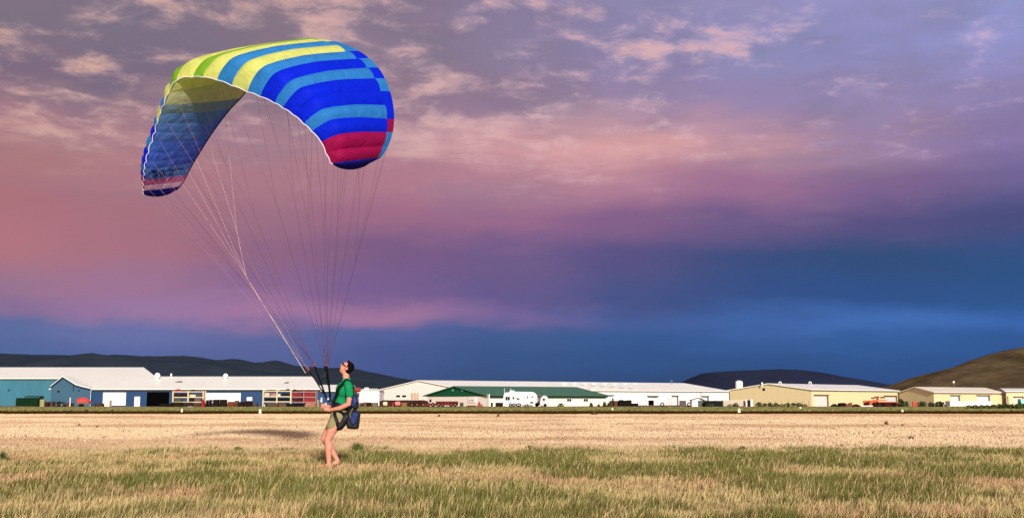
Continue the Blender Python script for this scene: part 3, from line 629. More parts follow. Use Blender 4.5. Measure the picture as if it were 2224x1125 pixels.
goods(378, 394, 854, 861.8, (48, 40, 38), 'dark crate on the upper left shelf of the cream rack')
goods(396, 408, 853, 861.8, (60, 34, 28), 'dark brown crate on the upper shelf beside the middle post')
goods(413, 425, 856, 861.8, (226, 206, 170), 'pale cream boxes on the upper right shelf')
goods(426, 438, 855, 861.8, (76, 62, 48), 'brown crate right of the pale cream boxes')
goods(378, 394, 865, 872.3, (74, 78, 44), 'olive crates on the lower left shelf of the cream rack')
goods(411, 421, 864, 872.3, (50, 30, 26), 'dark red crate on the lower right shelf')
goods(422, 436, 865, 872.3, (104, 84, 70), 'grey brown crate on the lower right shelf corner')
goods(574, 586, 852, 860.3, (206, 180, 150), 'pale cartons on the upper left shelf next to the red rack')
goods(588, 600, 852.5, 860.3, (170, 120, 96), 'tan cartons beside the pale cartons on the upper shelf')
goods(604, 609, 855, 860.3, (236, 226, 214), 'small white carton on the shelf of the second cream rack')
goods(611, 629, 853, 860.3, (40, 36, 30), 'black crates on the upper right shelf left of the red rack')
goods(574, 600, 864, 871.3, (26, 28, 28), 'black crates on the lower left shelf of the second rack')
goods(603, 630, 864, 871.3, (22, 30, 28), 'long black crates on the lower right shelf of the second rack')
goods(635, 657, 852.5, 861.3, (128, 26, 24), 'red crates on the upper left shelf of the red rack'); goods(661, 683, 852.5, 861.3, (140, 26, 20), 'red crates on the upper right shelf of the red rack')
goods(635, 657, 864, 872.3, (96, 24, 26), 'dark red crates on the lower left shelf of the red rack'); goods(661, 683, 864, 872.3, (150, 28, 20), 'bright red crates on the lower right shelf of the red rack')
def heap(px0, px1, py0, py1, Y, c_, label, cat='tarpaulin', name='tarpaulin'):
    a, b = at(px0, py1, Y), at(px1, py0, Y); q = MB(); n_ = 16; m_ = 5; z0 = a.z
    V_ = [];
    for i in range(n_+1):
        for j in range(m_+1):
            s = i/n_; r = j/m_; hh = (math.sin(math.pi*s)**.55)*(math.sin(math.pi*r)**.5)
            V_.append((a.x+(b.x-a.x)*s, Y+1.6*r, z0+(b.z-z0)*hh*(.88+.24*random.random())))
    q.add(V_, [(i*(m_+1)+j, (i+1)*(m_+1)+j, (i+1)*(m_+1)+j+1, i*(m_+1)+j+1) for i in range(n_) for j in range(m_)])
    q.add([(a.x, Y, z0), (b.x, Y, z0), (b.x, Y+1.6, z0), (a.x, Y+1.6, z0)], [(0, 1, 2, 3)])
    return tag(q.build(name, cm(c_, var=.3), smooth=True), label, cat)
heap(375, 394, 844.5, 849.5, 229, (150, 34, 36), 'red tarpaulin heaped on top of the cream rack'); heap(411, 424, 845.5, 849.5, 229, (34, 28, 24), 'black tarpaulin heaped on top of the cream rack')
heap(574, 600, 845, 848.5, 229, (110, 84, 60), 'brown bundle on top of the second rack', 'bundle', 'bundle'); heap(616, 631, 844, 848.5, 229, (60, 48, 34), 'dark bundle on top right of the second rack', 'bundle', 'bundle'); heap(633, 643, 844.5, 850, 229, (90, 24, 24), 'dark red bundle on top of the red rack', 'bundle', 'bundle')
for px in (650, 662, 674): heap(px, px+11, 846, 850.5, 229, (132, 34, 30), {650: 'low red bundle on the red rack top, left of three', 662: 'low red bundle in the middle of the red rack top', 674: 'low red bundle at the right end of the red rack top'}[px], 'bundle', 'bundle')
# dumpsters / vehicles at far left
def dumpster(px0, px1, py0, Y, c_, label, dep=2.2):
    a, b = at(px0, 885, Y), at(px1, py0, Y); t = thing('dumpster', label, 'dumpster', (a.x*.5+b.x*.5, Y, 0)); m = cm(c_); q = MB(); q.box(a.x, b.x, Y, Y+dep, .12, b.z); q.build('body', m, t)
    q = MB(); n_ = 8
    for i in range(n_+1): xx = a.x+(b.x-a.x)*i/n_; q.box(xx-.05, xx+.05, Y-.09, Y, .15, b.z-.1)
    q.build('ribs', m, t); q = MB(); q.box(a.x-.06, b.x+.06, Y-.12, Y+dep+.05, b.z, b.z+.1); q.build('rim', cm(tuple(int(v*.7) for v in c_)), t); return t
dumpster(34.5, 82, 865, 226, (16, 52, 26), 'large dark green dumpster before the teal wall'); dumpster(53, 86, 860.5, 231, (38, 84, 84), 'teal skip standing behind the dark green dumpster')
crate(86, 97, 867, 227, (170, 168, 120), 'pale yellowish crate stack right of the green dumpster', 'crate', 'crate_stack', 1.2)
crate(98, 106, 873, 226, (70, 44, 40), 'dark maroon crate beside the pale crate stack', 'crate', 'crate_stack', 1.2); crate(107, 116, 872, 226.6, (84, 58, 56), 'faded maroon crate left of the dark car', 'crate', 'crate_stack', 1.2)
def car(px0, px1, py0, Y, c_, label, cat='car', name='parked_car', pickup=False):
    a, b = at(px0, 884, Y), at(px1, py0, Y); Lc = b.x-a.x; H_ = b.z; t = thing(name, label, cat, (a.x+Lc/2, Y, 0)); m = cm(c_, .3, spec=.6)
    prof = [(0, .35), (0, .52), (.04, .58), (.2, .62), (.32, .97), (.42, 1), (.66, .99), (.8, .66), (.97, .58), (1, .5), (1, .3), (.9, .24), (.1, .24)]
    if pickup: prof = [(0, .3), (0, .6), (.45, .6), (.47, .98), (.52, 1), (.68, .98), (.78, .66), (.97, .6), (1, .5), (1, .3), (.9, .24), (.1, .24)]
    q = MB(); k = len(prof); v0 = [(a.x+Lc*u_, Y, H_*v_) for u_, v_ in prof]; v1 = [(x_, y_+1.7, z_) for x_, y_, z_ in v0]
    q.add(v0+v1, [tuple(range(k))[::-1], tuple(range(k, 2*k))]+[(i, (i+1) % k, (i+1) % k+k, i+k) for i in range(k)]); q.build('body', m, t)
    q = MB(); q.add([(a.x+Lc*u_, Y-.02, H_*v_) for u_, v_ in (((.5, .68), (.52, .93), (.67, .93), (.74, .68)) if pickup else ((.27, .66), (.35, .92), (.64, .92), (.74, .68)))], [(0, 3, 2, 1)]); q.build('window', GLS, t)
    for f in (.2, .8):
        for yy in (Y-.05, Y+1.55):
            w_ = MB(); w_.tube([(a.x+Lc*f, yy, .32), (a.x+Lc*f, yy+.22, .32)], .32, 14); wo_ = w_.build('wheel', cm((20, 20, 20)), t)
            w_ = MB(); w_.tube([(a.x+Lc*f, yy-.01, .32), (a.x+Lc*f, yy+.02, .32)], .17, 10); w_.build('rim', cm((150, 150, 155), .4), wo_)
    return t
car(117, 139, 871.5, 228, (22, 40, 44), 'dark teal car parked before the slate blue gable')
# red covered boat on trailer
t = thing('covered_boat', 'boat under a faded red cover on a trailer', 'boat', (*xy(176, 228), 0)); a, b = at(160, 884, 228), at(192.5, 862.5, 228); z0 = at(0, 875.5, 228).z
q = MB(); V_ = []; n_ = 14
for i in range(n_+1):
    s = i/n_; wd = 1.1*min(1, (s*4)**.6 if s < .25 else 1)*(1 if s < .9 else .85); top = z0+(b.z-z0)*(.45+.55*math.sin(math.pi*min(1, s*1.1+.02))**.5)
    for (fy, z) in ((-wd, z0+.25), (-wd*.75, z0+(top-z0)*.6), (0, top), (wd*.75, z0+(top-z0)*.6), (wd, z0+.25)): V_.append((a.x+(b.x-a.x)*s, 229.2+fy, z))
q.add(V_, [(i*5+j, (i+1)*5+j, (i+1)*5+j+1, i*5+j+1) for i in range(n_) for j in range(4)]+[(0, 1, 2, 3, 4), tuple(n_*5+j for j in range(5))[::-1]]); q.build('cover', cm((204, 72, 72)), t)
q = MB(); q.hexa([(a.x+.5, 228.6, .5), (b.x-.1, 228.6, .5), (b.x-.1, 229.8, .5), (a.x+.5, 229.8, .5), (a.x, 228.1, z0+.3), (b.x, 228.1, z0+.3), (b.x, 230.3, z0+.3), (a.x, 230.3, z0+.3)]); q.build('hull', cm((176, 130, 110)), t)
for f in (.4, .55): w_ = MB(); w_.tube([(a.x+(b.x-a.x)*f, 228.2, .3), (a.x+(b.x-a.x)*f, 228.45, .3)], .3, 12); w_.build('wheel', cm((22, 22, 22)), t)
crate(142, 156, 875.5, 227, (96, 58, 42), 'low rusty crate between the dark car and red boat', 'crate', 'crate_stack', 1.2); 
on(thing('white_post', 'short white post standing left of the red covered boat', 'post', (*xy(152.5, 227), 0)), 'post', 151.5, 154, 863, 884, 226.8, DW, .2)
crate(206, 222, 876, 227, (80, 52, 38), 'rusty brown bin left of the white garage door', 'bin', 'scrap_bin', 1.2)
crate(223, 238, 868.5, 232, (226, 216, 206), 'white box freezer standing before the garage door', 'box', 'white_box', 1.4, slats=False)
crate(345+28, 396, 873.5, 226, (52, 32, 28), 'dark flatbed load under the left bay of the cream rack', 'load', 'flatbed_load', 1.5)
crate(397, 418, 874, 225.6, (66, 48, 42), 'grey brown flatbed load under the middle of the rack', 'load', 'flatbed_load', 1.5)
crate(418, 436, 875.5, 226, (78, 56, 40), 'tan flatbed load under the right bay of the rack', 'load', 'flatbed_load', 1.5)
p = at(350, 880, 226); crate(346, 372, 876.5, 225, (30, 24, 22), 'low black trailer in front of the open doorway', 'trailer', 'low_trailer', 1.5)
heap(434, 444, 866, 884, 226, (138, 26, 26), 'small red tarpaulin mound at the rack foot'); 
heap(400, 423, 882, 886, 216, (222, 208, 190), 'flat pale sheet of tarpaulin lying on the verge')
PS = [(446, 451, 868, (34, 28, 24), 'narrow black pallet stack right after the red mound'), (453, 458, 867.5, (40, 32, 26), 'second narrow black pallet stack right of the red mound'),
      (461, 474, 867, (44, 34, 28), 'dark pallet stack below the left of the wide white door'), (475, 491, 866, (48, 36, 28), 'tallest dark pallet stack below the wide white door'),
      (493, 508, 871, (122, 56, 30), 'rust orange pallet stack below the wide white door'), (509, 517, 869.5, (92, 58, 34), 'brown pallet stack right of the rust orange one'),
      (518, 529, 872, (50, 34, 28), 'low dark pallet stack right below the wide white door end'), (531, 546, 869.5, (52, 30, 26), 'dark maroon pallet stack under the small white window'),
      (548, 558, 873.5, (74, 60, 54), 'low grey pallet stack left of the second cream rack'), (580, 604, 874.5, (92, 64, 44), 'brown pallet stack under the second cream rack'),
      (605, 622, 875, (104, 74, 48), 'light brown pallet stack under the second cream rack'), (622, 640, 876, (34, 24, 22), 'black pallet stack between the cream and red racks'),
      (641, 660, 875, (38, 22, 24), 'black pallet stack below the red rack'), (662, 686, 874.5, (176, 120, 96), 'pinkish pallet stack below the right of the red rack')]
for a0, a1, p0, c_, lb in PS: pallets(a0, a1, p0, 227.5+random.random(), c_, lb)
crate(688, 693, 868, 228, (172, 160, 130), 'slim pale crate right of the red rack', 'crate', 'crate_stack', 1.); on(hL, 'window', 694.5, 700.5, 863, 873.5, 246, cm((186, 206, 226)), .15)
# between man and office
tag(softbox(824, 928, 868.5, 236, 2.2, sag=.05).build('timber_wall', cm((74, 44, 30), var=.35, scale=1.5)), 'long low brown timber stack before the white gable', 'timber stack')
for a0, a1, p0, c_, lb in [(781, 788, 875, (96, 62, 50), 'brown crate just right of the blue harness bag'), (789, 797, 873.5, (112, 84, 70), 'tan crate below the small white shed'), (798, 806, 874, (60, 40, 32), 'dark crate below the chimney of the small white shed'),
        (808, 820, 874.5, (120, 100, 92), 'grey tan crate stack left of the timber stack')]: crate(a0, a1, p0, 229, c_, lb, 'crate', 'crate_stack', 1.2)
def htank(px0, px1, py0, py1, Y, c_, label):
    a, b = at(px0, py1, Y), at(px1, py0, Y); r_ = (b.z-a.z)/2; t = thing('tank', label, 'tank', (a.x*.5+b.x*.5, Y, 0)); cz = max((a.z+b.z)/2, r_+.15); q = MB()
    q.tube([(a.x, Y, cz), (a.x+.12, Y, cz), (b.x-.12, Y, cz), (b.x, Y, cz)], [r_*.75, r_, r_, r_*.75], 14); q.build('drum', cm(c_), t, False)
    q = MB(); q.box(a.x+.15, a.x+.3, Y-r_*.6, Y+r_*.6, 0, cz-r_*.5); q.box(b.x-.3, b.x-.15, Y-r_*.6, Y+r_*.6, 0, cz-r_*.5); q.build('saddle', cm((60, 40, 34)), t)
htank(832, 841.5, 872.5, 881.5, 230, (226, 206, 172), 'small cream tank in front of the timber stack'); htank(858, 869.5, 871.5, 881, 230, (216, 132, 122), 'pink and red tank before the timber stack')
crate(850, 857, 873, 231, (138, 44, 36), 'red crate touching the pink tank', 'crate', 'crate_stack', 1.1); crate(872, 884, 874, 231, (150, 96, 64), 'orange tan slatted crate right of the pink tank', 'crate', 'crate_stack', 1.1)
def trailer(px0, px1, py0, py1, Y, c_, label, cat='trailer', name='flatbed_trailer', wh=(.25, .75), mast=None):
    a, b = at(px0, 884, Y), at(px1, py0, Y); zb = at(0, py1, Y).z; t = thing(name, label, cat, (a.x*.5+b.x*.5, Y, 0)); q = MB(); q.box(a.x, b.x, Y, Y+2, zb, b.z); q.build('body', cm(c_), t)
    q = MB(); k = max(2, int((b.x-a.x)/.7))
    for i in range(k+1): xx = a.x+(b.x-a.x)*i/k; q.box(xx-.05, xx+.05, Y-.08, Y, zb, b.z)
    q.box(a.x, b.x, Y-.1, Y, b.z-.08, b.z+.02); q.build('side_rails', cm(tuple(int(v*.65) for v in c_)), t)
    for f in wh: w_ = MB(); xx = a.x+(b.x-a.x)*f; w_.tube([(xx, Y-.05, .42), (xx, Y+.2, .42)], .42, 14); wo_ = w_.build('wheel', cm((24, 22, 22)), t); w_ = MB(); w_.tube([(xx, Y-.07, .42), (xx, Y-.02, .42)], .2, 10); w_.build('rim', cm((150, 80, 60)), wo_)
    return t
trailer(889, 912, 874, 879.5, 230, (60, 50, 42), 'dark farm trailer under the brown timber stack')
trailer(914, 945, 876, 880.5, 229, (156, 44, 34), 'low red farm trailer left of the red hopper wagon', wh=(.15, .5, .85))
trailer(947, 994, 871.5, 880, 228, (112, 26, 22), 'dark red hopper wagon before the white office wall', 'wagon', 'hopper_wagon', wh=(.12, .3, .7, .88))
crate(999, 1006, 874.5, 230, (90, 84, 60), 'grey green bin right of the red hopper wagon', 'bin', 'scrap_bin', 1.1)
t = thing('red_auger', 'small rusty red auger cone before the office', 'machine', (*xy(1041, 229), 0)); p = at(1041, 872, 229); q = MB(); q.tube([(p.x, 229, 0), (p.x, 229, p.z*.5), (p.x, 229, p.z)], [.35, .3, .1], 10); q.build('cone', cm((150, 64, 46)), t); q = MB()
for s_ in (-1, 1): q.tube([(p.x+s_*.5, 229, 0), (p.x, 229, p.z*.6)], .05, 5)
q.build('legs', cm((120, 50, 40)), t)
crate(1014, 1034, 880.5, 229, (166, 88, 66), 'low rust coloured trough before the office wall', 'trough', 'trough', .8); crate(1045, 1048, 878, 229, (150, 60, 44), 'tiny red drum beside the auger cone', 'drum', 'drum', .5, slats=False)
t = thing('tarp_tent', 'little white triangular tarpaulin in the office carport', 'tarpaulin', (*xy(1073, 232), 0)); a, b, c_ = at(1070, 883, 232), at(1075, 875.5, 232), at(1076, 883, 232); q = MB(); q.add([a, c_, b, a+Vector((0, 1, 0)), c_+Vector((0, 1, 0)), b+Vector((0, 1, 0))], [(0, 1, 2), (0, 2, 5, 3), (1, 4, 5, 2), (3, 5, 4)]); q.build('sheet', WHT, t)

# recreational vehicle
YR = 222.; t = thing('fifth_wheel_caravan', 'large white touring caravan with dark windows before green roof', 'caravan', (*xy(1130, YR), 0))
prof = [(1094, 880), (1092.5, 870), (1094.5, 856), (1097, 852.5), (1107, 851.5), (1109, 850), (1156, 851), (1162, 853), (1166, 858), (1167, 864), (1165, 872), (1160, 875), (1158, 882), (1143, 882), (1140, 877), (1114, 879), (1108, 882)]
pp = [at(a_, b_, YR) for a_, b_ in prof]; k = len(pp); q = MB()
q.add(pp+[p_+Vector((0, 2.5, 0)) for p_ in pp], [tuple(range(k)), tuple(range(k, 2*k))[::-1]]+[(i, (i+1) % k, (i+1) % k+k, i+k) for i in range(k)]); q.build('body', mat('caravan_white', (240, 238, 240), .35, var=.05), t)
def rvp(n_, x0, x1, y0, y1, m_, th=.12): return on(t, n_, x0, x1, y0, y1, YR, m_, th)
for x0, x1, y0, y1 in ((1098, 1102.3, 861, 869), (1103, 1107.3, 861, 869), (1113.2, 1116, 861, 867), (1122.5, 1125, 864, 868), (1125.8, 1128.5, 864, 868), (1154, 1158, 860, 862.5), (1145.5, 1147.5, 858, 866)): rvp('window', x0, x1, y0, y1, GLS)
rvp('stripe', 1116, 1122.5, 863.2, 864.3, cm((70, 70, 74))); rvp('door', 1137, 1142.5, 858, 876, cm((228, 226, 228)), .06); rvp('hatch', 1138.5, 1140, 863, 866, cm((120, 120, 124)), .1); rvp('slide_out', 1096.5, 1112, 857.5, 871, cm((232, 228, 230)), .04)
rvp('lower_stripe', 1098, 1111, 872.3, 873, cm((176, 170, 186)), .27)
p = at(1112, 849, YR+1); q = MB(); q.box(p.x-.45, p.x+.45, YR+.6, YR+1.5, p.z-.3, p.z+.12); q.build('air_conditioner', DW, t)
for px in (1108.5, 1116, 1124, 1128): w_ = MB(); p = at(px, 880, YR); w_.tube([(p.x, YR-.03, .38), (p.x, YR+.22, .38)], .38, 14); wo_ = w_.build('wheel', cm((20, 20, 20)), t); w_ = MB(); w_.tube([(p.x, YR-.05, .38), (p.x, YR, .38)], .17, 10); w_.build('rim', cm((170, 170, 172)), wo_)
rvp('hitch', 1152, 1158, 872, 875, cm((40, 38, 38)), .3)
for px, lb in ((1095.5, 'thin white pole behind the rear end of the caravan'), (1109.5, 'thin white pole above the caravan air conditioner')):
    p = at(px, 884, 226); q = MB(); q.tube([(p.x, 226, 0), (p.x, 226, at(px, 843, 226).z)], .055, 6); tag(q.build('pole', cm((200, 220, 205))), lb, 'pole')
# teardrop trailer and frame
t = thing('teardrop_trailer', 'small rounded silver trailer right of the caravan', 'trailer', (*xy(1183, 223), 0)); pts = []
for i in range(13):
    an = math.pi*i/12; pts.append((1182.5-10.5*math.cos(an)*(1 if an > 1.57 else .95)+0, 880-21.5*math.sin(an)**.7))
pts = [(1173, 881)]+pts[1:-1]+[(1192, 881)]
pp = [at(a_, b_, 223) for a_, b_ in pts]; k = len(pp); q = MB(); q.add(pp+[p_+Vector((0, 1.9, 0)) for p_ in pp], [tuple(range(k))[::-1], tuple(range(k, 2*k))]+[(i, (i+1) % k, (i+1) % k+k, i+k) for i in range(k)]); q.build('body', cm((198, 194, 196), .35), t)
on(t, 'window', 1179, 1183.5, 865, 869.5, 223, GLS, .05); w_ = MB(); p = at(1184, 880, 223); w_.tube([(p.x, 222.93, .32), (p.x, 223.2, .32)], .32, 12); w_.build('wheel', cm((22, 22, 22)), t)
t = thing('pickup_truck', 'grey pickup truck nose between caravan and silver trailer', 'truck', (*xy(1170, 226), 0))
on(t, 'cab', 1165.5, 1175, 858, 868, 226, cm((120, 112, 112)), .1); on(t, 'window', 1167, 1174, 859.5, 863, 225.9, GLS, .05); on(t, 'body', 1163, 1180, 868, 877, 226, cm((172, 166, 166)), .2); on(t, 'bumper', 1163, 1180, 877, 880, 225.8, cm((80, 74, 74)), .1)
for px in (1166, 1177): w_ = MB(); p = at(px, 880, 226); w_.tube([(p.x, 225.7, .4), (p.x, 226, .4)], .4, 12); w_.build('wheel', cm((22, 22, 22)), t)
# right of the office
for a0, a1, p0, c_, lb in [(1325, 1333, 870, (92, 58, 36), 'rust brown crate right of the office corner'), (1334, 1344, 870.5, (106, 66, 34), 'orange brown crate left of the black bins')]: crate(a0, a1, p0, 245, c_, lb, 'crate', 'crate_stack', 1.5)
for a0, a1, p0, lb in [(1345, 1353, 868.5, 'first black bin right of the orange brown crate'), (1354, 1362, 869.5, 'middle black bin of the row of three'), (1363, 1371.5, 869, 'last black bin of the row of three'), (1373, 1386, 876, 'low black box right of the black bins')]: crate(a0, a1, p0, 244, (26, 24, 22), lb, 'bin', 'black_bin', 1.5, slats=True)
on(thing('dark_post', 'dark post standing beside the right corner of the office', 'post', (*xy(1331, 244), 0)), 'post', 1329.5, 1332.5, 864, 884, 243, cm((50, 46, 42)), .2)
t = thing('pipe_frame', 'grey pipe frame standing before the white hall', 'frame', (*xy(1456, 260), 0))
for px in (1451.5, 1454.5, 1458.5): on(t, 'post', px-.3, px+.3, 866, 884, 260, cm((140, 136, 134)), .07)
on(t, 'rail', 1451, 1459, 865.3, 866.2, 260, cm((140, 136, 134)), .07)
for px, lb in ((1438.5, 'dark tyre in the grass before the white hall, left one'), (1497, 'dark tyre in the grass left of the small shed')):
    p = at(px, 884, 236); q = MB(); n_ = 18; rr, r2 = .34, .13; V_ = [(p.x+(rr+r2*math.cos(2*math.pi*j/8))*math.cos(2*math.pi*i/n_), 236+r2*math.sin(2*math.pi*j/8), .45+(rr+r2*math.cos(2*math.pi*j/8))*math.sin(2*math.pi*i/n_)) for i in range(n_) for j in range(8)]
    q.add(V_, [(i*8+j, ((i+1) % n_)*8+j, ((i+1) % n_)*8+(j+1) % 8, i*8+(j+1) % 8) for i in range(n_) for j in range(8)]); tag(q.build('tyre', cm((44, 42, 38)), smooth=True), lb, 'tyre')
# right side machines
crate(1824, 1836, 875, 227, (42, 20, 20), 'dark maroon box before the yellow shed', 'box', 'dark_box', 1.4); heap(1806, 1823, 876.5, 884, 228, (52, 48, 38), 'low dark scrap heap left of the maroon box', 'scrap heap', 'scrap_heap')
t = thing('tractor', 'small rusty tractor left of the orange harvester', 'tractor', (*xy(1846, 227), 0)); 
for px, r_ in ((1847, .42), (1840, .26)):
    w_ = MB(); p = at(px, 880, 227); w_.tube([(p.x, 226.8, r_), (p.x, 227.1, r_)], r_, 14); wo_ = w_.build('wheel', cm((90, 50, 40)), t); w_ = MB(); w_.tube([(p.x, 226.77, r_), (p.x, 226.82, r_)], r_*.5, 10); w_.build('rim', cm((150, 80, 60)), wo_)
a, b = at(1838, 881, 227), at(1848, 877.5, 227); q = MB(); q.box(a.x, b.x, 227.1, 227.9, .35, b.z+.1); q.build('bonnet', cm((140, 70, 52)), t)
heap(1852, 1872, 877.5, 884, 228, (50, 46, 34), 'low dark scrap heap right of the rusty tractor', 'scrap heap', 'scrap_heap')
t = thing('harvester', 'orange red farm harvester parked at the corner of the yellow shed', 'harvester', (*xy(1905, 226), 0)); OR = cm((196, 82, 48)); RD = cm((96, 34, 22))
on(t, 'body', 1875, 1906, 869.5, 879.5, 226, OR, .3); on(t, 'hopper', 1905, 1947, 873.5, 884, 225.6, RD, .5); on(t, 'top_rail', 1905, 1947, 871.5, 873.5, 225.6, cm((190, 110, 80)), .6); on(t, 'ladder', 1885.5, 1888.5, 870, 879, 225.6, cm((140, 50, 30)), .12)
for i in range(9): px = 1908+i*4.6; on(t, 'rib', px-.5, px+.5, 874, 884, 225.08, cm((70, 26, 20)), .08)
on(t, 'hood', 1895, 1925, 867.5, 870, 226, cm((206, 112, 76)), .3)
for x0, x1, y0, y1 in ((1892, 1899, 862.5, 866), (1899, 1909, 860.5, 863.5), (1903, 1907, 863, 868.5), (1912, 1921, 861, 864.5)): on(t, 'arm', x0, x1, y0, y1, 226.4, cm((110, 66, 44)), .3)
for px in (1880, 1898, 1915, 1938): w_ = MB(); p = at(px, 880, 226); w_.tube([(p.x, 225.0, .45), (p.x, 225.6, .45)], .45, 14); w_.build('wheel', cm((40, 26, 22)), t)
p0, p1 = at(1869, 882.3, 224), at(1895, 881.5, 224); q = MB(); q.tube([p0, p1], .17, 10); tag(q.build('white_pipe', cm((228, 206, 196))), 'pale pinkish pipe lying before the orange harvester', 'pipe')
t = thing('orange_machine', 'small orange machine among weeds before the second yellow shed', 'machine', (*xy(1986, 229), 0)); on(t, 'body', 1981.5, 1987.5, 872, 884, 229, cm((178, 78, 48)), .3); on(t, 'guard', 1986, 1991.5, 874.5, 884, 229.2, cm((150, 58, 38)), .4); on(t, 'handle', 1983, 1984, 870, 873, 229, cm((150, 58, 38)), .1)
for a0, a1, p0, c_, lb in [(2030, 2039, 874, (210, 196, 188), 'pale grey box among weeds left of the white container'), (2048.5, 2053, 873.5, (236, 226, 186), 'small cream drum left of the white container')]: crate(a0, a1, p0, 228, c_, lb, 'box', 'white_box', 1, slats=False)
heap(2156, 2170, 878.5, 884, 228, (56, 46, 30), 'dark scrap heap right of the white container', 'scrap heap', 'scrap_heap')
t = thing('floodlight_post', 'short hooked post right of the white container', 'post', (*xy(2187, 230), 0)); on(t, 'post', 2188.6, 2189.6, 861.5, 884, 230, cm((120, 104, 80)), .08); on(t, 'arm', 2181.5, 2189.6, 860.3, 861.5, 230, cm((120, 104, 80)), .08)
crate(2218, 2232, 866, 226, (150, 214, 196), 'pale teal tank cut by the right picture edge', 'tank', 'teal_tank', 1.5, slats=False)

# runway markers
def marker(px, py0, py1, label):
    Y = 1.11*F/(py1-871.)*1.0; a, b = at(px-3.2 if py1-py0 > 8 else px-2.4, py1, Y), at(px+3.2 if py1-py0 > 8 else px+2.4, py0, Y); r_ = (b.x-a.x)/2; t = thing('edge_marker', label, 'marker', ((a.x+b.x)/2, Y, 0), 'white edge markers along the road')
    q = MB(); q.tube([((a.x+b.x)/2, Y, 0), ((a.x+b.x)/2, Y, b.z*.85), ((a.x+b.x)/2, Y, b.z)], [r_, r_*.92, r_*.45], 10); q.build('post', cm((244, 234, 206)), t)
    q = MB(); q.tube([((a.x+b.x)/2, Y, b.z*.62), ((a.x+b.x)/2, Y, b.z*.68)], r_*1.05, 10); q.build('band', cm((150, 140, 120)), t)
marker(395, 887, 894, 'short white marker by the road below the cream rack'); marker(565, 888, 898, 'tallest white marker, left of the man below the warehouse'); marker(1330, 885.5, 891.5, 'white marker by the road right of the green roofed office')
marker(1605, 886.5, 895, 'tall white marker by the road below the silo'); marker(1738, 883, 887.5, 'tiny white marker below the wire fence'); marker(1959.5, 888.5, 893.5, 'small white marker right of the orange harvester')

# ------------------------------------------------------------ bushes and weeds
LM = grass_mat('leaf', .2)
def bush(px, py, w_, h_, col_, label, dens_=220, name='bush', cat='bush', Y=None, group=None, spiky=False):
    Y = Y or 1.11*F/(py-871.); p = at(px, 860, Y); sc = Y/F; rx, rz = w_*sc/2, h_*sc; n = dens_
    if name == 'weed':
        n = int(n*1.2); rr = np.abs(rng.normal(0, .5, n)); th = rng.random(n)*6.283; x = rx*rr*np.cos(th); y = rx*rr*np.sin(th)*.8
        h = rz*(.35+.75*rng.random(n))*np.exp(-rr*rr*.9); w = np.full(n, max(.012, rx*.11))*(.6+.8*rng.random(n)); k_ = rz*.30
        V, Ft, C = blades(x, y, h, w, rng.random(n)*3.14, k_*np.cos(th)*rng.random(n), k_*np.sin(th)*rng.random(n), np.array(col_)[None]*(.6+.8*rng.random((n, 1))))
        t = thing(name, label, cat, (p.x, Y, 0), group); o = mesh_obj('leaves', V, Ft, LM, C); o.parent = t
        q = MB(); q.tube([(p.x, Y, 0), (p.x+rx*.1, Y, rz*.8)], [max(.01, rx*.06), .004], 5); q.build('stem', cm((70, 58, 30)), t); return t
    th = rng.random(n)*6.283; rr = rng.random(n)**.5; zz = rng.random(n)
    prof = (1-zz)**.6 if spiky else np.sin(np.clip(zz*.85+.15, 0, 1)*np.pi)**.5
    wob = .7+.6*fbm(th*1.5+px, zz*3+px, 2)
    x = p.x+rx*rr*np.cos(th)*prof*wob; y = Y+rx*rr*np.sin(th)*prof*wob; z = rz*zz*(.8+.3*wob)
    s = (.35+.6*rng.random(n))*max(.018, min(rx, rz)*.42); a = rng.random(n)*6.28; b = rng.normal(.9, .5, n)
    V = np.empty((n, 4, 3)); ux, uy = np.cos(a), np.sin(a); vz = np.sin(b); vx = np.cos(b)*-uy; vy = np.cos(b)*ux
    c0 = np.stack([x, y, z], 1); U_ = np.stack([ux, uy, 0*ux], 1)*s[:, None]*.62; V_ = np.stack([vx, vy, vz], 1)*s[:, None]
    V[:, 0] = c0-V_*.2; V[:, 1] = c0+U_+V_*.35; V[:, 2] = c0+V_; V[:, 3] = c0-U_+V_*.35
    V[:, :, 2] = np.maximum(V[:, :, 2], 0)
    C = np.array(col_)[None]*(.6+.8*rng.random((n, 1))); C = np.repeat(C, 4, 0)
    t = thing(name, label, cat, (p.x, Y, 0), group); V[:, :, 0] -= p.x; V[:, :, 1] -= Y
    o = mesh_obj('foliage', V.reshape(-1, 3), np.arange(4*n).reshape(n, 4), LM, C); o.parent = t
    q = MB()
    for i in range(4): a_ = i*1.57+.4; q.tube([(p.x, Y, 0), (p.x+rx*.5*math.cos(a_), Y+rx*.5*math.sin(a_), rz*.7)], [max(.008, rx*.04), .005], 4)
    q.build('stem', cm((50, 42, 26)), t)
DG = (.035, .055, .02); OG = (.085, .10, .035); BG = (.11, .09, .04)
bush(1956, 889, 18, 13, DG, 'dark green bush at the corner right of the orange harvester', Y=228)
bush(1968, 884, 12, 9, OG, 'olive bush right of the dark green bush', Y=229)
bush(2002, 884, 20, 9, OG, 'olive weed clump right of the small orange machine', Y=229); bush(2020, 884, 12, 8, BG, 'brown weed clump left of the pale grey box', Y=228.5)
bush(2040, 884, 22, 9, DG, 'dark weed clump under the pale grey box', Y=226); bush(2054, 884, 8, 6, DG, 'tiny dark bush touching the small cream drum', Y=226); bush(2184, 884, 6, 6, DG, 'tiny dark bush near the hooked post', Y=228)
bush(2214, 884, 10, 9, (.04, .13, .08), 'dark green bush beside the pale teal tank', Y=224)
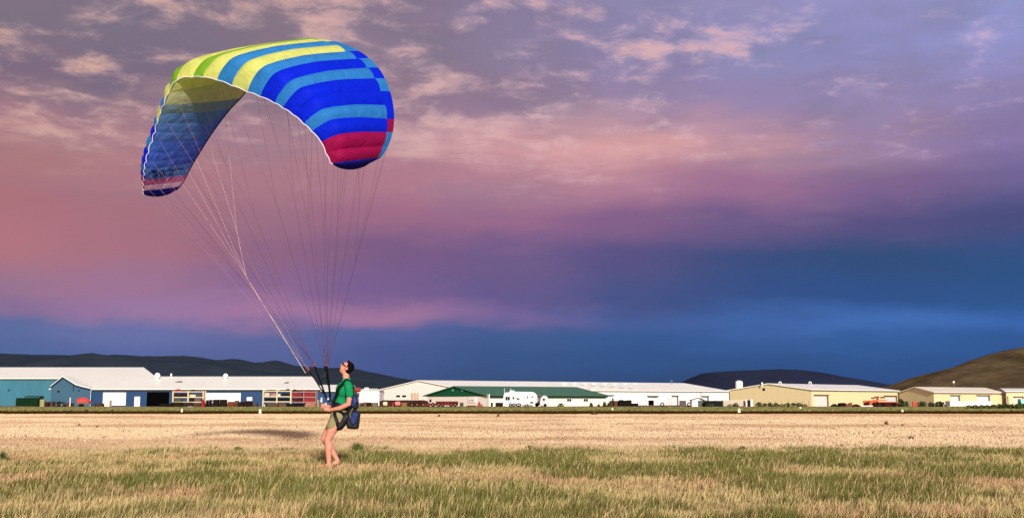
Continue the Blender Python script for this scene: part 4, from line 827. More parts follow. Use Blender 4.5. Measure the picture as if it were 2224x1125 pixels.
for px, w_, h_, lb in ((1284, 9, 11, 'first tall weed before the office right of its last window'), (1300, 8, 8, 'small round weed before the office right half'), (1313, 12, 13, 'tall weed at the right corner of the office'), (1322, 9, 12, 'weed left of the rust brown crate')):
    bush(px, 885, w_, h_, (.075, .075, .025), lb, Y=215, spiky=True, name='weed', cat='weed')
for px, lb in ((1541, 'left pale weed before the black tarpaulin'), (1547, 'right pale weed before the black tarpaulin')): bush(px, 885, 4, 8, (.10, .16, .09), lb, Y=218, name='weed', cat='weed', dens_=90)
bush(1218, 884, 14, 6, OG, 'low olive bush below the blank office wall', Y=222); bush(1145, 884, 26, 5, (.05, .06, .03), 'low dark weeds under the caravan body', Y=219)
HB = [(1580+i*12.5, 15, 6.5) for i in range(14)]
HBL = ['before the ribbed container left end', 'before the middle of the ribbed container', 'before the ribbed container right end', 'just left of the dark gate', 'just right of the dark gate', 'below the second fence post', 'below the third fence post', 'under the dark round gable vent', 'below the middle of the wire fence', 'just right of the wire fence middle', 'three shrubs left of the pinkish garage door', 'two shrubs left of the pinkish garage door', 'at the last fence posts', 'at the left foot of the pinkish garage door']
for (px, w_, h_), lb in zip(HB, HBL):
    if 1600 < px < 1632: continue
    bush(px+5, 884, w_, h_*random.uniform(.7, 1.2), (.045, .05, .018), 'low dark hedge shrub '+lb, Y=221+random.random(), dens_=130, name='shrub', cat='shrub', group='low dark shrubs along the fence')
# dark green strip at right
for i in range(12):
    px = 2104+i*13; wh = ['first from its left end', 'below the gap of the white container', 'second from its left end', 'below the last container panel', 'under the container right end', 'before the dark scrap heap', 'right of the scrap heap', 'before the hooked post', 'right of the hooked post', 'before the pinkish right edge door', 'left of the teal tank', 'before the teal tank'][i]
    bush(px, 890, 20, 7+i*.3, (.07, .10, .028), 'bright green roadside shrub '+wh, Y=150+random.random()*6, dens_=160, name='shrub', cat='shrub', group='green shrubs along the road on the right')
# field weeds
FW = [(1922, 923, 12, 12, (.12, .07, .03), 'dark brown dead weed standing alone in the dry field on the right'), (1912, 926, 18, 5, (.11, .08, .04), 'low dark tuft left of the brown dead weed'),
      (1958, 925, 10, 7, (.13, .10, .05), 'brown tuft right of the brown dead weed'), (1974, 953, 24, 9, (.11, .11, .045), 'round olive weed in the dry field on the right'), (1942, 966, 14, 8, (.2, .12, .07), 'small brown tuft just before the green grass on the right'),
      (2005, 928, 14, 5, (.14, .09, .05), 'flat brown tuft beyond the round olive weed'), (175, 926, 12, 8, (.13, .11, .05), 'small olive tuft in the dry field on the left'), (214, 928, 10, 6, (.13, .11, .05), 'smaller olive tuft right of the left one in the dry field'),
      (954, 905, 5, 8, (.1, .08, .04), 'thin dark weed in the dry field right of the man'), (1082, 905, 5, 12, (.13, .09, .04), 'thin brown stalk at the road below the caravan'), (1850, 897, 8, 8, (.07, .07, .03), 'dark weed at the road below the rusty tractor'),
      (1290, 900, 20, 8, (.15, .08, .03), 'rusty brown clump on the road edge below the office'), (245, 894, 6, 7, (.07, .06, .025), 'dark weed on the road edge below the garage door'), (190, 894, 7, 7, (.07, .06, .025), 'dark weed on the road edge below the downpipe')]
for px, py, w_, h_, c_, lb in FW: bush(px, py, w_, h_, c_, lb, 120, 'weed', 'weed')
for px, py, w_, h_, lb in ((778, 985, 34, 30, 'tall green weed just right of the man'), (1150, 975, 30, 12, 'low green weed patch right of the man at the grass edge'), (520, 978, 34, 12, 'green weed tuft left of the man at the grass edge'), (8, 1000, 40, 26, 'green weed clump at the left picture edge'), (290, 985, 26, 10, 'small green weed tuft near the left'),
        (1610, 978, 26, 13, 'green weed tuft below the silo at the grass edge'), (2060, 974, 26, 10, 'green weed tuft at the grass edge on the right')):
    bush(px, py, w_, h_, (.13, .15, .045), lb, 260, 'weed', 'weed', spiky=True)

# ------------------------------------------------------------ paraglider canopy
def cloth(name, c, tr=.42):
    m = bpy.data.materials.new(name); m.use_nodes = True; t = m.node_tree; t.nodes.clear(); c = lin(c)
    tcn = t.nodes.new('ShaderNodeTexCoord'); no = t.nodes.new('ShaderNodeTexNoise'); no.inputs['Scale'].default_value = 5; no.inputs['Detail'].default_value = 4; no.inputs['Distortion'].default_value = .6
    t.links.new(tcn.outputs['Object'], no.inputs['Vector']); r = t.nodes.new('ShaderNodeValToRGB'); e = r.color_ramp.elements
    e[0].position = .3; e[0].color = (*(v*.88 for v in c), 1); e[1].position = .7; e[1].color = (*(min(1, v*1.06) for v in c), 1); t.links.new(no.outputs['Fac'], r.inputs[0])
    bp = t.nodes.new('ShaderNodeBump'); bp.inputs['Strength'].default_value = .75; bp.inputs['Distance'].default_value = .05; t.links.new(no.outputs['Fac'], bp.inputs['Height'])
    d = t.nodes.new('ShaderNodeBsdfPrincipled'); d.inputs['Roughness'].default_value = .7; d.inputs['Specular IOR Level'].default_value = .15
    tl = t.nodes.new('ShaderNodeBsdfTranslucent'); mx = t.nodes.new('ShaderNodeMixShader'); mx.inputs[0].default_value = tr; o = t.nodes.new('ShaderNodeOutputMaterial')
    for n_ in (d, tl): t.links.new(r.outputs[0], n_.inputs[0]); t.links.new(bp.outputs[0], n_.inputs['Normal'])
    t.links.new(d.outputs[0], mx.inputs[1]); t.links.new(tl.outputs[0], mx.inputs[2]); t.links.new(mx.outputs[0], o.inputs[0]); return m
CL = dict(Y=cloth('yellow_cloth', (228, 234, 128)), G=cloth('lime_cloth', (132, 188, 52)), L=cloth('sky_blue_cloth', (52, 140, 214)), D=cloth('royal_blue_cloth', (2, 40, 230)), M=cloth('magenta_cloth', (168, 14, 84)), N=cloth('navy_cloth', (18, 28, 150)))
LEn = [(420,168),(441,168),(472,174),(504,186),(538,200),(566,210),(597,224),(615,235),(637,249),(660,269),(678,286),(698,309),(708,333),(718,354),(723,357)]
TEn = [(664,84),(694,86),(722,90),(750,98),(778,111),(801,127),(821,147),(836,171),(847,199),(854,230),(856,260),(853,288),(843,318),(829,341),(805,354)]
LEf = [(384,176),(368,203),(358,228),(350,247),(343,268),(339,287),(332,308),(324,332),(319,352),(316,367),(315,380),(314,391),(313,403),(313,414),(313,423)]
TEf = [(630,98),(575,150),(522,214),(499,238),(480,262),(464,284),(451,303),(440,321),(430,337),(421,352),(413,366),(406,380),(399,393),(391,405),(381,414)]
LEp = LEf[::-1]+LEn; TEp = TEf[::-1]+TEn      # 30 ribs, far tip -> near tip
NR = 30
def depth(k): 
    s = (k-14.5)/14.5; return 18.0-1.2*math.sin(s*1.45)
def arr(lst, off):
    return [at(u_, v_, depth(k)+off*(1 if abs(k-14.5) < 10 else 1-.45*(abs(k-14.5)-10)/4.5)) for k, (u_, v_) in enumerate(lst)]
LE = arr(LEp, -.62); TE = arr(TEp, .62)
cen = sum(LE+TE, Vector())/(2*NR); cen.z -= 1.2
def rib(kf):
    kf = min(max(kf, 0), NR-1); i = min(int(kf), NR-2); f = kf-i
    a = LE[i].lerp(LE[i+1], f); b = TE[i].lerp(TE[i+1], f)
    i0, i1 = max(kf-1, 0), min(kf+1, NR-1)
    def g_(Ls, q): j = min(int(q), NR-2); return Ls[j].lerp(Ls[j+1], q-j)
    tan_ = (g_(LE, i1)+g_(TE, i1))-(g_(LE, i0)+g_(TE, i0)); n_ = tan_.cross(b-a).normalized()
    if n_.dot((a+b)/2-cen) < 0: n_ = -n_
    return a, b, n_
PRO = [(0, 0), (.012, .036), (.03, .066), (.06, .104), (.09, .134), (.115, .150), (.15, .157), (.25, .156), (.36, .146), (.48, .130), (.6, .104), (.72, .075), (.84, .044), (.88, .034), (.94, .018), (1, 0)]
def pro(t):
    for (a, b), (c_, d_) in zip(PRO, PRO[1:]):
        if t <= c_: return b+(d_-b)*(t-a)/(c_-a)
    return 0
def upper(kf, t, bulge=0):
    a, b, n_ = rib(kf); c_ = (b-a).length; tf = min(1, .55+.45*(14.5-abs(kf-14.5))/3.)*(1-.45*math.exp(-((kf-15.2)/2.7)**2))
    return a.lerp(b, t)+n_*(pro(t)*c_*tf*1.0+bulge)
def lower(kf, t, bulge=0):
    a, b, n_ = rib(kf); c_ = (b-a).length
    return a.lerp(b, t)+n_*(-.018*c_*math.sin(math.pi*t)**.8-bulge)
wing = thing('paraglider_wing', 'yellow and blue striped paraglider wing flying above the man', 'paraglider', (LE[14]+TE[14])/2)
half = 'GYLYLDLDDLDMMN'; seq = half[::-1]+'Y'+half
band = list(half); band[3] = 'L'; band[4] = 'D'; band[5] = 'L'; band[6] = 'D'; band[7] = 'L'; band[8] = 'D'; band[9] = 'D'; band[10] = 'M'; band[11] = 'L'; band[12] = 'L'; band = ''.join(band); bseq = band[::-1]+'Y'+band
lowc = dict(a=cloth('pale_yellow_lining', (252, 250, 176), .5), b=cloth('pale_olive_lining', (226, 232, 190), .5), c=cloth('grey_blue_lining', (150, 186, 204), .45), d=cloth('blue_lining', (112, 164, 240), .5), e=cloth('deep_blue_lining', (96, 144, 246), .5), f=cloth('pink_lining', (220, 120, 176), .45), g=cloth('pale_pink_lining', (236, 190, 220), .45))
lhalf = 'abcdddeeeddfgN'; lseq = lhalf[::-1]+'a'+lhalf; lowc['N'] = CL['N']
def panel(name, k, fn, ts, m, amp, par=None):
    q = MB(); ns_ = 6; V_ = []
    wdt = (LE[k+1]-LE[k]).length*.5+(TE[k+1]-TE[k]).length*.5
    for i in range(ns_+1):
        s = i/ns_
        for t_ in ts: V_.append(fn(k+s, t_, amp*wdt*math.sin(math.pi*s)**.8*(min(1, t_*10+.2))*(1-.5*t_)))
    m_ = len(ts); q.add(V_, [(i*m_+j, (i+1)*m_+j, (i+1)*m_+j+1, i*m_+j+1) for i in range(ns_) for j in range(m_-1)]); return q.build(name, m, par or wing, True)
tsU = [0, .006, .012, .02, .03, .045, .06, .08, .10, .13, .16, .2, .25, .3, .36, .42, .48, .54, .6, .66, .72, .78, .84, .88]
for k in range(NR-1):
    panel('upper_panel', k, upper, tsU, CL[seq[k]], .30 if k > 15 else .2)
    panel('trailing_panel', k, upper, [.88, .91, .94, .97, 1], CL[bseq[k]], .10)
    panel('lower_panel', k, lower, [0, .05, .1, .2, .3, .4, .5, .6, .7, .8, .9, 1], lowc[lseq[k]], .03)
WTR = cm((228, 222, 232), .5); q = MB(); pts = []
for k in range(NR-1):
    for s in (0, .25, .5, .75): a = lower(k+s, 0, 0); a2, b2, n2 = rib(k+s); pts.append(a+n2*(.018 if k > 14 else .035)*math.sin(math.pi*s)-(b2-a2)*.006)
pts.append(LE[-1]); q.tube(pts, .0075, 6); q.build('leading_edge_trim', WTR, wing, True)
q = MB(); q.tube([TE[i] for i in range(0, 15)], .014, 6); q.build('trailing_edge_tape', cm((50, 14, 60)), wing, True)
for kk in (0, NR-1):      # tip fins closing the ends
    q = MB(); tt = [0, .03, .06, .1, .16, .25, .36, .48, .6, .72, .84, 1]; V_ = []
    a, b, n_ = rib(kk); out = (LE[kk]-LE[1 if kk == 0 else NR-2]).normalized(); 
    for t_ in tt: 
        d_ = Vector((0, 0, -1))*.085*math.sin(math.pi*t_)**.7; V_ += [upper(kk, t_), (upper(kk, t_)+lower(kk, t_))/2+d_, lower(kk, t_)]
    q.add(V_, [(i*3+j, (i+1)*3+j, (i+1)*3+j+1, i*3+j+1) for i in range(len(tt)-1) for j in range(2)]); q.build('wing_tip', CL['N'], wing, True)
# maker's letters near the far tip, seen from below
def stroke(q, pl, w_):
    for (s0, t0), (s1, t1) in zip(pl, pl[1:]):
        P0, P1 = lower(s0, t0, .03), lower(s1, t1, .03); _, _, n_ = rib(s0); d_ = (P1-P0).normalized(); sd_ = d_.cross(n_).normalized()*w_
        P0 = P0-d_*w_*.6; P1 = P1+d_*w_*.6
        q.add([P0-sd_, P1-sd_, P1+sd_, P0+sd_], [(0, 1, 2, 3)]); q.add([P0-sd_-n_*.004, P1-sd_-n_*.004, P1+sd_-n_*.004, P0+sd_-n_*.004], [(0, 1, 2, 3)])
def G2(x_, y_):  # px -> (rib, chord) on the far half
    best = None
    for i in range(0, 90):
        kf = 1.5+i*.06; a, b = LEp[int(kf)], LEp[int(kf)+1]; f = kf-int(kf); c_, d_ = TEp[int(kf)], TEp[int(kf)+1]
        lx_, ly_ = a[0]+(b[0]-a[0])*f, a[1]+(b[1]-a[1])*f; tx, ty = c_[0]+(d_[0]-c_[0])*f, c_[1]+(d_[1]-c_[1])*f; t_ = (x_-lx_)/(tx-lx_); yy = ly_+(ty-ly_)*t_
        if best is None or abs(yy-y_) < best[0]: best = (abs(yy-y_), kf, t_)
    return best[1], best[2]
Z2 = lambda a, b: G2(300+a/11.25, 340+b/11.25)
LTR = [('letter', [[(285, 325), (400, 320), (340, 375), (405, 390), (400, 440), (330, 455)], [(285, 325), (330, 372)]], .011), ('letter', [[(575, 300), (490, 320), (455, 370), (490, 430), (570, 430), (575, 375), (535, 375)]], .011), ('letter', [[(680, 295), (765, 290), (768, 350), (750, 400), (670, 408)]], .010), ('letter', [[(225, 360), (228, 385)]], .010), ('emblem_arc', [[(800, 320), (850, 275), (950, 262), (1050, 290), (1080, 340), (1075, 400)]], .005)]
for nm, sts, w_ in LTR:
    q = MB()
    for s in sts: stroke(q, [Z2(*p_) for p_ in s], w_)
    q.build(nm, cm((16, 20, 70)), wing)
# risers and lines
RA, RB, RC = at(670, 803, 18.75), at(683, 795, 18.7), at(709, 795, 18.3); BRK = at(665, 812, 18.8); BRN = at(704, 822, 18.35); HOOKF, HOOKN = at(708, 863, 18.7), at(717, 861, 18.4)
lm_d = cm((84, 50, 72)); lm_f = cm((150, 108, 118)); lm_l = cm((206, 176, 160)); lm_r = cm((104, 50, 66)); NL = 0
def line(a, b, m, r=.0035):
    q = MB(); q.tube([a, b], r, 4, cap=False); q.build('suspension_line', m, wing)
for sgn, tops in ((-1, dict(A=RA, B=RB, C=RB)), (1, dict(A=RC, B=RC, C=RC))):
    ks = [14.5+sgn*j for j in (2, 4.2, 6.4, 8.6, 10.8, 13.2)]; groups = [ks[:2], ks[2:4], ks[4:]]
    for row, t_ in (('A', .10), ('B', .36), ('C', .62)):
        top = tops[row]; m = lm_d if row != 'C' else lm_r
        if sgn < 0 and row == 'A': m = lm_f
        for gi, g_ in enumerate(groups):
            att = [lower(k, t_) for k in g_]; ce = sum(att, Vector())/len(att); node = ce.lerp(top, .42+.06*gi)
            for a in att: line(a, node, m, .0020)
            line(node, top+Vector((.02*gi-.02, 0, .0)), m, .0030)
    top = BRK if sgn < 0 else BRN; mid = None; kb = [14.5+sgn*j for j in (4, 6.5, 9, 11, 13)]; att = [lower(k, 1.0) for k in kb]; c1 = sum(att, Vector())/5
    n1 = c1.lerp(top, .36); n2 = (att[3]+att[4])/2; n2 = n2.lerp(top, .52)
    for a in att[:2]: line(a, n1, lm_l if sgn < 0 else lm_d, .0022)
    for a in att[2:]: line(a, n2, lm_l if sgn < 0 else lm_d, .0022)
    line(n1, n2, lm_l if sgn < 0 else lm_d, .0035); line(n2, top, lm_l if sgn < 0 else lm_d, .006 if sgn < 0 else .0045)
BLK = cm((16, 16, 20), .7)
for a, b, w_ in ((RA, at(704, 856, 18.72), .011), (RB, HOOKF, .017), (RC, HOOKN, .019), (at(705, 794, 18.33), at(713, 838, 18.35), .012)):
    q = MB(); q.tube([a, a.lerp(b, .5)+Vector((.005, 0, .0)), b], w_, 6); q.build('riser', BLK, wing)
for a in (RB, RC, RA): q = MB(); q.tube([a-Vector((0, 0, .03)), a+Vector((0, 0, .05))], .012, 6); q.build('maillon', cm((150, 60, 66)), wing)
for a in (BRK, BRN): q = MB(); q.tube([a+Vector((-.035, 0, -.012)), a+Vector((.035, 0, .018))], .009, 6); q.build('brake_handle', BLK, wing)

# ------------------------------------------------------------ person
DM = 18.6
def blob(name, parent, m, prims, vox=.011, sm=4):
    q = MB()
    for pr in prims:
        if pr[0] == 'b':
            c_, hx, hy, hz, an = pr[1:]; Rm = Matrix.Rotation(an, 3, 'Y'); q.hexa([c_+Rm@Vector((sx_*hx, sy_*hy, sz_*hz)) for sz_ in (-1, 1) for sx_, sy_ in ((-1, -1), (1, -1), (1, 1), (-1, 1))])
        elif pr[0] == 'e': q.ell(*pr[1:3], 20, 14, rot=pr[3] if len(pr) > 3 else None)
        else:
            pts = [Vector(p) for p in pr[1]]; rs = pr[2]
            dense, rd = [], []
            for i in range(len(pts)-1):
                for s in range(4): dense.append(pts[i].lerp(pts[i+1], s/4)); rd.append(rs[i]+(rs[i+1]-rs[i])*s/4)
            dense.append(pts[-1]); rd.append(rs[-1]); q.tube(dense, rd, 16)
            for p_, r_ in ((pts[0], rs[0]), (pts[-1], rs[-1])): q.ell(p_, r_*.99, 12, 8)
            for p_, r_ in zip(pts[1:-1], rs[1:-1]): q.ell(p_, r_*1.0, 12, 8)
    o = q.build(name, m, None); md = o.modifiers.new('r', 'REMESH'); md.mode = 'VOXEL'; md.voxel_size = vox; md.use_smooth_shade = True
    s_ = o.modifiers.new('s', 'SMOOTH'); s_.factor = .5; s_.iterations = sm
    dg = bpy.context.evaluated_depsgraph_get(); me = bpy.data.meshes.new_from_object(o.evaluated_get(dg)); me.name = name
    bpy.data.objects.remove(o); off = parent.location
    me.transform(Matrix.Translation(-off)); me.materials.clear(); me.materials.append(m); ob = bpy.data.objects.new(name, me); S.collection.objects.link(ob); ob.parent = parent
    me.polygons.foreach_set('use_smooth', [True]*len(me.polygons)); return ob
man = thing('person', 'man in green t-shirt and khaki shorts looking up, holding paraglider risers', 'person', (*xy(722, DM), 0))
man.location = (at(722, 870, DM).x, DM, 0)
P = lambda u_, v_, dy=0: at(u_, v_, DM+dy)
SKIN = mat('skin', (206, 140, 118), .55, var=.14, scale=12, spec=.35); HAIR = mat('dark_hair', (14, 8, 7), .8, var=.4, scale=60, bump=.3, bscale=120, spec=.08)
SHIRT = mat('green_shirt', (16, 132, 84), .85, var=.22, scale=9, bump=1.0, bscale=9, spec=.15); SHORT = mat('khaki_cloth', (142, 136, 98), .85, var=.12, scale=12, bump=.3, bscale=18, spec=.15)
HC = P(753.0, 798.0); fwd = Vector((-.78, -.10, .62)).normalized(); lat = Vector((0, -1, 0)); lat = (lat-fwd*lat.dot(fwd)).normalized(); hup = lat.cross(fwd).normalized()
if hup.z < 0: hup = -hup
HR = Matrix((lat, fwd, hup)).transposed()
def hp(l, f, u_): return HC+lat*l+fwd*f+hup*u_
# limbs (near = camera side = his left)
legN = [P(736, 908, -.10), P(722, 932, -.11), P(711.5, 955, -.12), P(713, 972, -.11), P(714.5, 1002, -.10)]
legF = [P(734, 908, .09), P(716, 932, .10), P(704, 953, .10), P(717, 972, .12), P(733, 996, .13)]
for l_, z in ((legN[-1], .075), (legF[-1], .13)): l_.z = z
armN = [P(757, 839, -.19), P(759, 858, -.235), P(757, 877, -.24), P(738, 886, -.20), P(716, 890, -.13)]
armF = [P(752, 838, .19), P(748, 858, .22), P(738, 878, .20), P(722, 884, .13), P(712, 882, .06)]
prims = [('t', [P(738, 905), P(738, 888), P(743, 868), P(750, 845), P(754, 832)], [.125, .115, .125, .12, .08]), ('e', P(738, 906), (.12, .165, .11)), ('e', P(748, 848), (.125, .18, .15)),
         ('t', [P(755, 836, -.17), P(753, 832), P(753, 836, .17)], [.055, .07, .055]), ('t', [P(754, 832), P(751.5, 820), P(751, 808)], [.07, .058, .055]),
         ('t', legN, [.105, .088, .060, .058, .036]), ('t', legF, [.10, .085, .058, .056, .036]), ('t', armN, [.056, .048, .042, .040, .026]), ('t', armF, [.056, .048, .042, .038, .026]),
         ('e', hp(0, -.012, .018), (.076, .094, .100), HR), ('e', hp(0, .025, -.045), (.058, .066, .066), HR), ('t', [hp(0, .060, -.070), hp(0, .03, -.09), hp(0, -.02, -.085)], [.026, .04, .045]),
         ('t', [hp(0, .086, .012), hp(0, .104, -.016), hp(0, .090, -.026)], [.010, .014, .012]), ('e', hp(0, .082, -.048), (.024, .014, .010), HR), ('e', hp(0, .078, .035), (.05, .016, .012), HR),
         ('e', hp(.078, -.01, -.012), (.010, .018, .030), HR), ('e', hp(-.078, -.01, -.012), (.010, .018, .030), HR)]
# calves and feet
prims += [('e', P(716, 969, -.11), (.052, .055, .11)), ('e', P(720, 972, .12), (.05, .052, .10))]
def footp(ank, dirv, heel=0):
    d_ = Vector(dirv).normalized(); b = Vector((ank.x, ank.y, 0)); return b, d_
fN, dN = footp(legN[-1], (-.85, -.5, 0)); fF, dF = footp(legF[-1], (-.95, -.25, 0))
prims += [('t', [legN[-1], fN+Vector((0, 0, .045))-dN*.03, fN+dN*.10+Vector((0, 0, .04)), fN+dN*.19+Vector((0, 0, .03))], [.036, .042, .042, .03]),
          ('t', [legF[-1], fF+Vector((0, 0, .10))-dF*-.0, fF+dF*.09+Vector((0, 0, .06)), fF+dF*.17+Vector((0, 0, .03))], [.036, .04, .04, .028])]
blob('body', man, SKIN, prims, .010, 3)
# hands: palm plus five fingers closed on the riser straps
def hand(w, pd, cu, thn, nm):
    """w wrist, pd palm direction, cu curl direction, thn thumb-side direction"""
    pd, cu, thn = (Vector(v).normalized() for v in (pd, cu, thn)); pr_ = [('t', [w-pd*.02, w+pd*.03, w+pd*.075], [.026, .034, .032])]
    for i, ln in enumerate((.066, .074, .070, .056)):
        b = w+pd*.082+thn*(.030-.020*i); pr_.append(('t', [b-pd*.012, b+pd*ln*.35+cu*.008, b+pd*ln*.45+cu*ln*.45, b+pd*ln*.10+cu*ln*.72], [.0105, .0100, .0092, .0080]))
    b = w+pd*.030+thn*.032; pr_.append(('t', [b-pd*.01, b+pd*.025+thn*.014+cu*.012, b+pd*.045+thn*.004+cu*.036], [.013, .0115, .0095]))
    return blob(nm, man, SKIN, pr_, .0045, 2)
hand(armN[-1], (-.95, .05, .18), (.25, .85, .1), (-.1, .1, 1), 'hand'); hand(armF[-1], (-.8, -.3, .1), (.2, -.8, -.2), (-.1, .1, 1), 'hand')
# clothes
shirt = [('t', [P(738, 884), P(742, 868), P(749, 848), P(753, 836)], [.135, .142, .140, .10]), ('e', P(740, 882), (.135, .165, .10)), ('e', P(748, 848), (.148, .198, .16)),
         ('t', [P(755.5, 835, -.17), P(753, 830.5), P(753, 835, .17)], [.068, .078, .068]), ('t', [P(757, 838, -.185), P(758.5, 848, -.215), P(759, 857, -.235)], [.070, .068, .066]), ('t', [P(752, 838, .19), P(749, 848, .21), P(748, 857, .22)], [.070, .068, .066]),
         ('t', [P(753, 829), P(752, 823.5)], [.075, .064])]
blob('t_shirt', man, SHIRT, shirt, .010, 3)
shorts = [('e', P(738, 900), (.138, .18, .12)), ('t', [P(736, 904, -.10), P(727, 916, -.11), P(721.5, 924.5, -.112)], [.115, .103, .098]), ('t', [P(735, 904, .09), P(727, 914, .09), P(722, 921, .09)], [.108, .098, .092]), ('t', [P(730, 903, -.06), P(729, 906, .06)], [.10, .10])]
blob('shorts', man, SHORT, shorts, .010, 3)
# neckline collar: highlight along the neck put into its lighter green
q = MB(); ring = [P(752, 824.5)+Vector((.064*math.cos(a), .064*math.sin(a), .012*math.cos(a))) for a in [i*math.pi/8 for i in range(17)]]; q.tube(ring, .008, 6, cap=False); q.build('collar', mat('collar_sheen_cloth', (96, 196, 150), .8), man, True)
blob('hair', man, HAIR, [('e', hp(0, -.026, .030), (.081, .090, .091), HR), ('e', hp(0, -.048, -.02), (.072, .062, .085), HR), ('t', [hp(-.035, .035, .092), hp(.035, .035, .092)], [.025, .025])], .008, 3)
GL = mat('sunglass_lens', (16, 5, 8), .2, spec=.3)
gl = thing_parent = man; q = MB()
for s_ in (-1, 1): q.ell(hp(.032*s_, .090, .012), (.031, .010, .022), 14, 8, rot=HR)
sg = q.build('sunglasses', GL, man, True)
q = MB()
for s_ in (-1, 1): q.tube([hp(.056*s_, .084, .016), hp(.079*s_, .04, .014), hp(.084*s_, -.01, .006)], .0065, 6)
q.tube([hp(-.01, .096, .016), hp(.01, .096, .016)], .004, 5); q.build('frame', cm((30, 12, 16)), sg)
SOLE = cm((44, 34, 28)); 
for b_, d_, z1, z2 in ((fN, dN, 0, 0), (fF, dF, .055, 0)):
    q = MB(); sdv = d_.cross(Vector((0, 0, 1)))*.045; a0 = b_-d_*.06+Vector((0, 0, z1)); a1 = b_+d_*.2+Vector((0, 0, z2)); up = Vector((0, 0, .022))
    q.hexa([a0-sdv, a1-sdv*.8, a1+sdv*.8, a0+sdv, a0-sdv+up, a1-sdv*.8+up, a1+sdv*.8+up, a0+sdv+up]); sh = q.build('sandal', SOLE, man)
    q = MB(); c_ = b_+d_*.09+Vector((0, 0, .075 if z1 else .06)); q.tube([c_-sdv*1.05-Vector((0, 0, .05)), c_-sdv*.7+Vector((0, 0, .01)), c_+Vector((0, 0, .02)), c_+sdv*.7+Vector((0, 0, .01)), c_+sdv*1.05-Vector((0, 0, .05))], .011, 6); q.build('strap', SOLE, sh)

# ------------------------------------------------------------ harness
har = thing('harness', 'black and blue flying harness with bag on the man', 'harness', (*xy(750, DM), .9)); har.location = (at(752, 890, DM).x, DM, .9)
NY = mat('black_nylon', (14, 14, 18), .6, var=.3, scale=14, bump=.5, bscale=20); NB = mat('blue_nylon', (6, 36, 98), .55, var=.25, scale=9, bump=.6, bscale=14); NGR = mat('dark_green_strap', (8, 34, 22), .75, spec=.1)
blob('bag', har, NY, [('b', P(768, 872), .062, .15, .115, -.10), ('b', P(765.5, 889), .062, .13, .06, .0), ('b', P(768, 910), .088, .16, .130, .10), ('b', P(767, 925), .078, .15, .045, .08), ('t', [P(762, 872), P(762, 900)], [.06, .07])], .011, 5)
blob('pocket', har, NB, [('b', P(770, 867, -.10), .045, .085, .055, -.25), ('b', P(769, 876, -.12), .03, .07, .05, .5)], .009, 3)
blob('pocket', har, NB, [('b', P(771, 905, -.10), .050, .10, .075, .35), ('b', P(767, 914, -.11), .03, .09, .06, -.3)], .009, 3)
blob('seat', har, NY, [('e', P(748, 909), (.13, .185, .075)), ('t', [P(752, 905, -.1), P(737, 925, -.12), P(733, 930, -.13)], [.085, .075, .045]), ('t', [P(750, 905, .1), P(736, 922, .12)], [.08, .06])], .011, 3)
from mathutils.bvhtree import BVHTree
def bvh_of(names):
    V_, F_ = [], []
    for ch in man.children:
        if ch.name.split('.')[0] in names:
            b = len(V_); V_ += [v.co + man.location for v in ch.data.vertices]; F_ += [tuple(b+i for i in p.vertices) for p in ch.data.polygons]
    return BVHTree.FromPolygons(V_, F_)
BV = {'shirt': bvh_of(('t_shirt',)), 'all': bvh_of(('t_shirt', 'shorts'))}
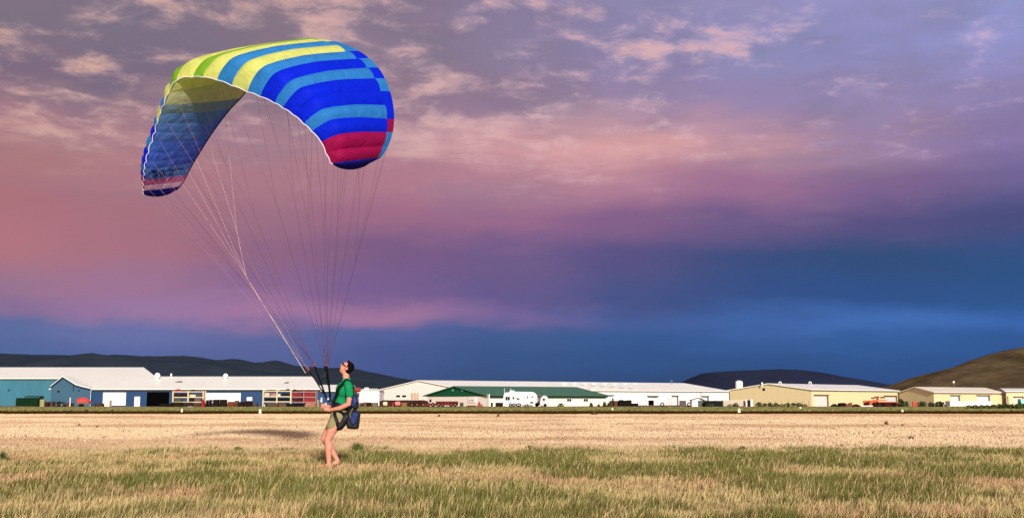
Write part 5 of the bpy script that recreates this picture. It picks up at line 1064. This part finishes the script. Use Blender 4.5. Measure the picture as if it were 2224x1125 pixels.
def strap(pts, w_, m, nm='strap', on_='all', lift=.010):
    q = MB(); pts = [Vector(p) for p in pts]; d_ = []
    for a, b in zip(pts, pts[1:]): d_ += [a.lerp(b, k/5) for k in range(5)]
    d_.append(pts[-1]); P_, N_ = [], []
    for p in d_:
        loc, nrm, _, dist = BV[on_].find_nearest(p)
        if dist < .12: P_.append(loc+nrm*lift); N_.append(nrm)
        else: P_.append(p); N_.append((p-P(745, 862)).normalized())
    for _ in range(3):
        P_ = [P_[0]]+[(P_[i-1]+P_[i]*2+P_[i+1])/4 for i in range(1, len(P_)-1)]+[P_[-1]]; N_ = [N_[0]]+[(N_[i-1]+N_[i]+N_[i+1]).normalized() for i in range(1, len(N_)-1)]+[N_[-1]]
    n_ = len(P_); V_ = []
    for i, p in enumerate(P_):
        t_ = (P_[min(i+1, n_-1)]-P_[max(i-1, 0)]).normalized(); nrm = (N_[i]-t_*N_[i].dot(t_)).normalized(); sd_ = t_.cross(nrm)*w_
        V_ += [p-sd_-nrm*.014, p+sd_-nrm*.014, p+sd_+nrm*.006, p-sd_+nrm*.006]
    q.add(V_, [(i*4+j, i*4+(j+1) % 4, (i+1)*4+(j+1) % 4, (i+1)*4+j) for i in range(n_-1) for j in range(4)]+[(0, 1, 2, 3), (n_*4-1, n_*4-2, n_*4-3, n_*4-4)]); return q.build(nm, m, har)
for s_ in (-1, 1):
    o_ = -.0 if s_ < 0 else 2
    strap([P(768, 872, .13*s_), P(770, 856, .15*s_), P(768.5, 842, .15*s_), P(764, 833, .145*s_), P(757, 827, .14*s_), P(749, 829, .15*s_), P(741, 838, .165*s_), P(733, 850, .165*s_), P(726, 861, .15*s_), P(720, 870, .12*s_)], .032, NGR if s_ < 0 else cm((12, 44, 70)), 'strap', 'shirt')
strap([P(766, 885, -.14), P(752, 884, -.2), P(738, 880, -.185), P(724, 876, -.12), P(719, 873, -.03), P(721, 874, .08), P(735, 880, .19), P(755, 884, .19)], .035, NY, 'waist_belt')
strap([P(719, 872, -.12), P(727, 893, -.16), P(731, 912, -.20), P(737, 928, -.215)], .028, NY, 'leg_strap'); strap([P(728, 890, -.165), P(745, 893, -.205), P(757, 905, -.17)], .026, NY, 'hip_strap')
for px, py, dy, c_ in ((712.5, 866, -.20, (236, 220, 214)), (708, 877, -.18, (220, 216, 228))): q = MB(); q.ell(P(px, py, dy), (.013, .010, .020), 10, 7); q.build('buckle', cm(c_), har, True)
for a, b in ((HOOKF, P(716, 872, .05)), (HOOKN, P(719, 872, -.13))): q = MB(); q.tube([a, b], .013, 6); q.build('carabiner', cm((60, 60, 66), .3, metal=.8), har)
q = MB(); q.tube([P(766, 886, -.15), P(760, 900, -.19), P(764, 918, -.19)], .006, 5); q.build('cord', cm((120, 124, 84)), har)
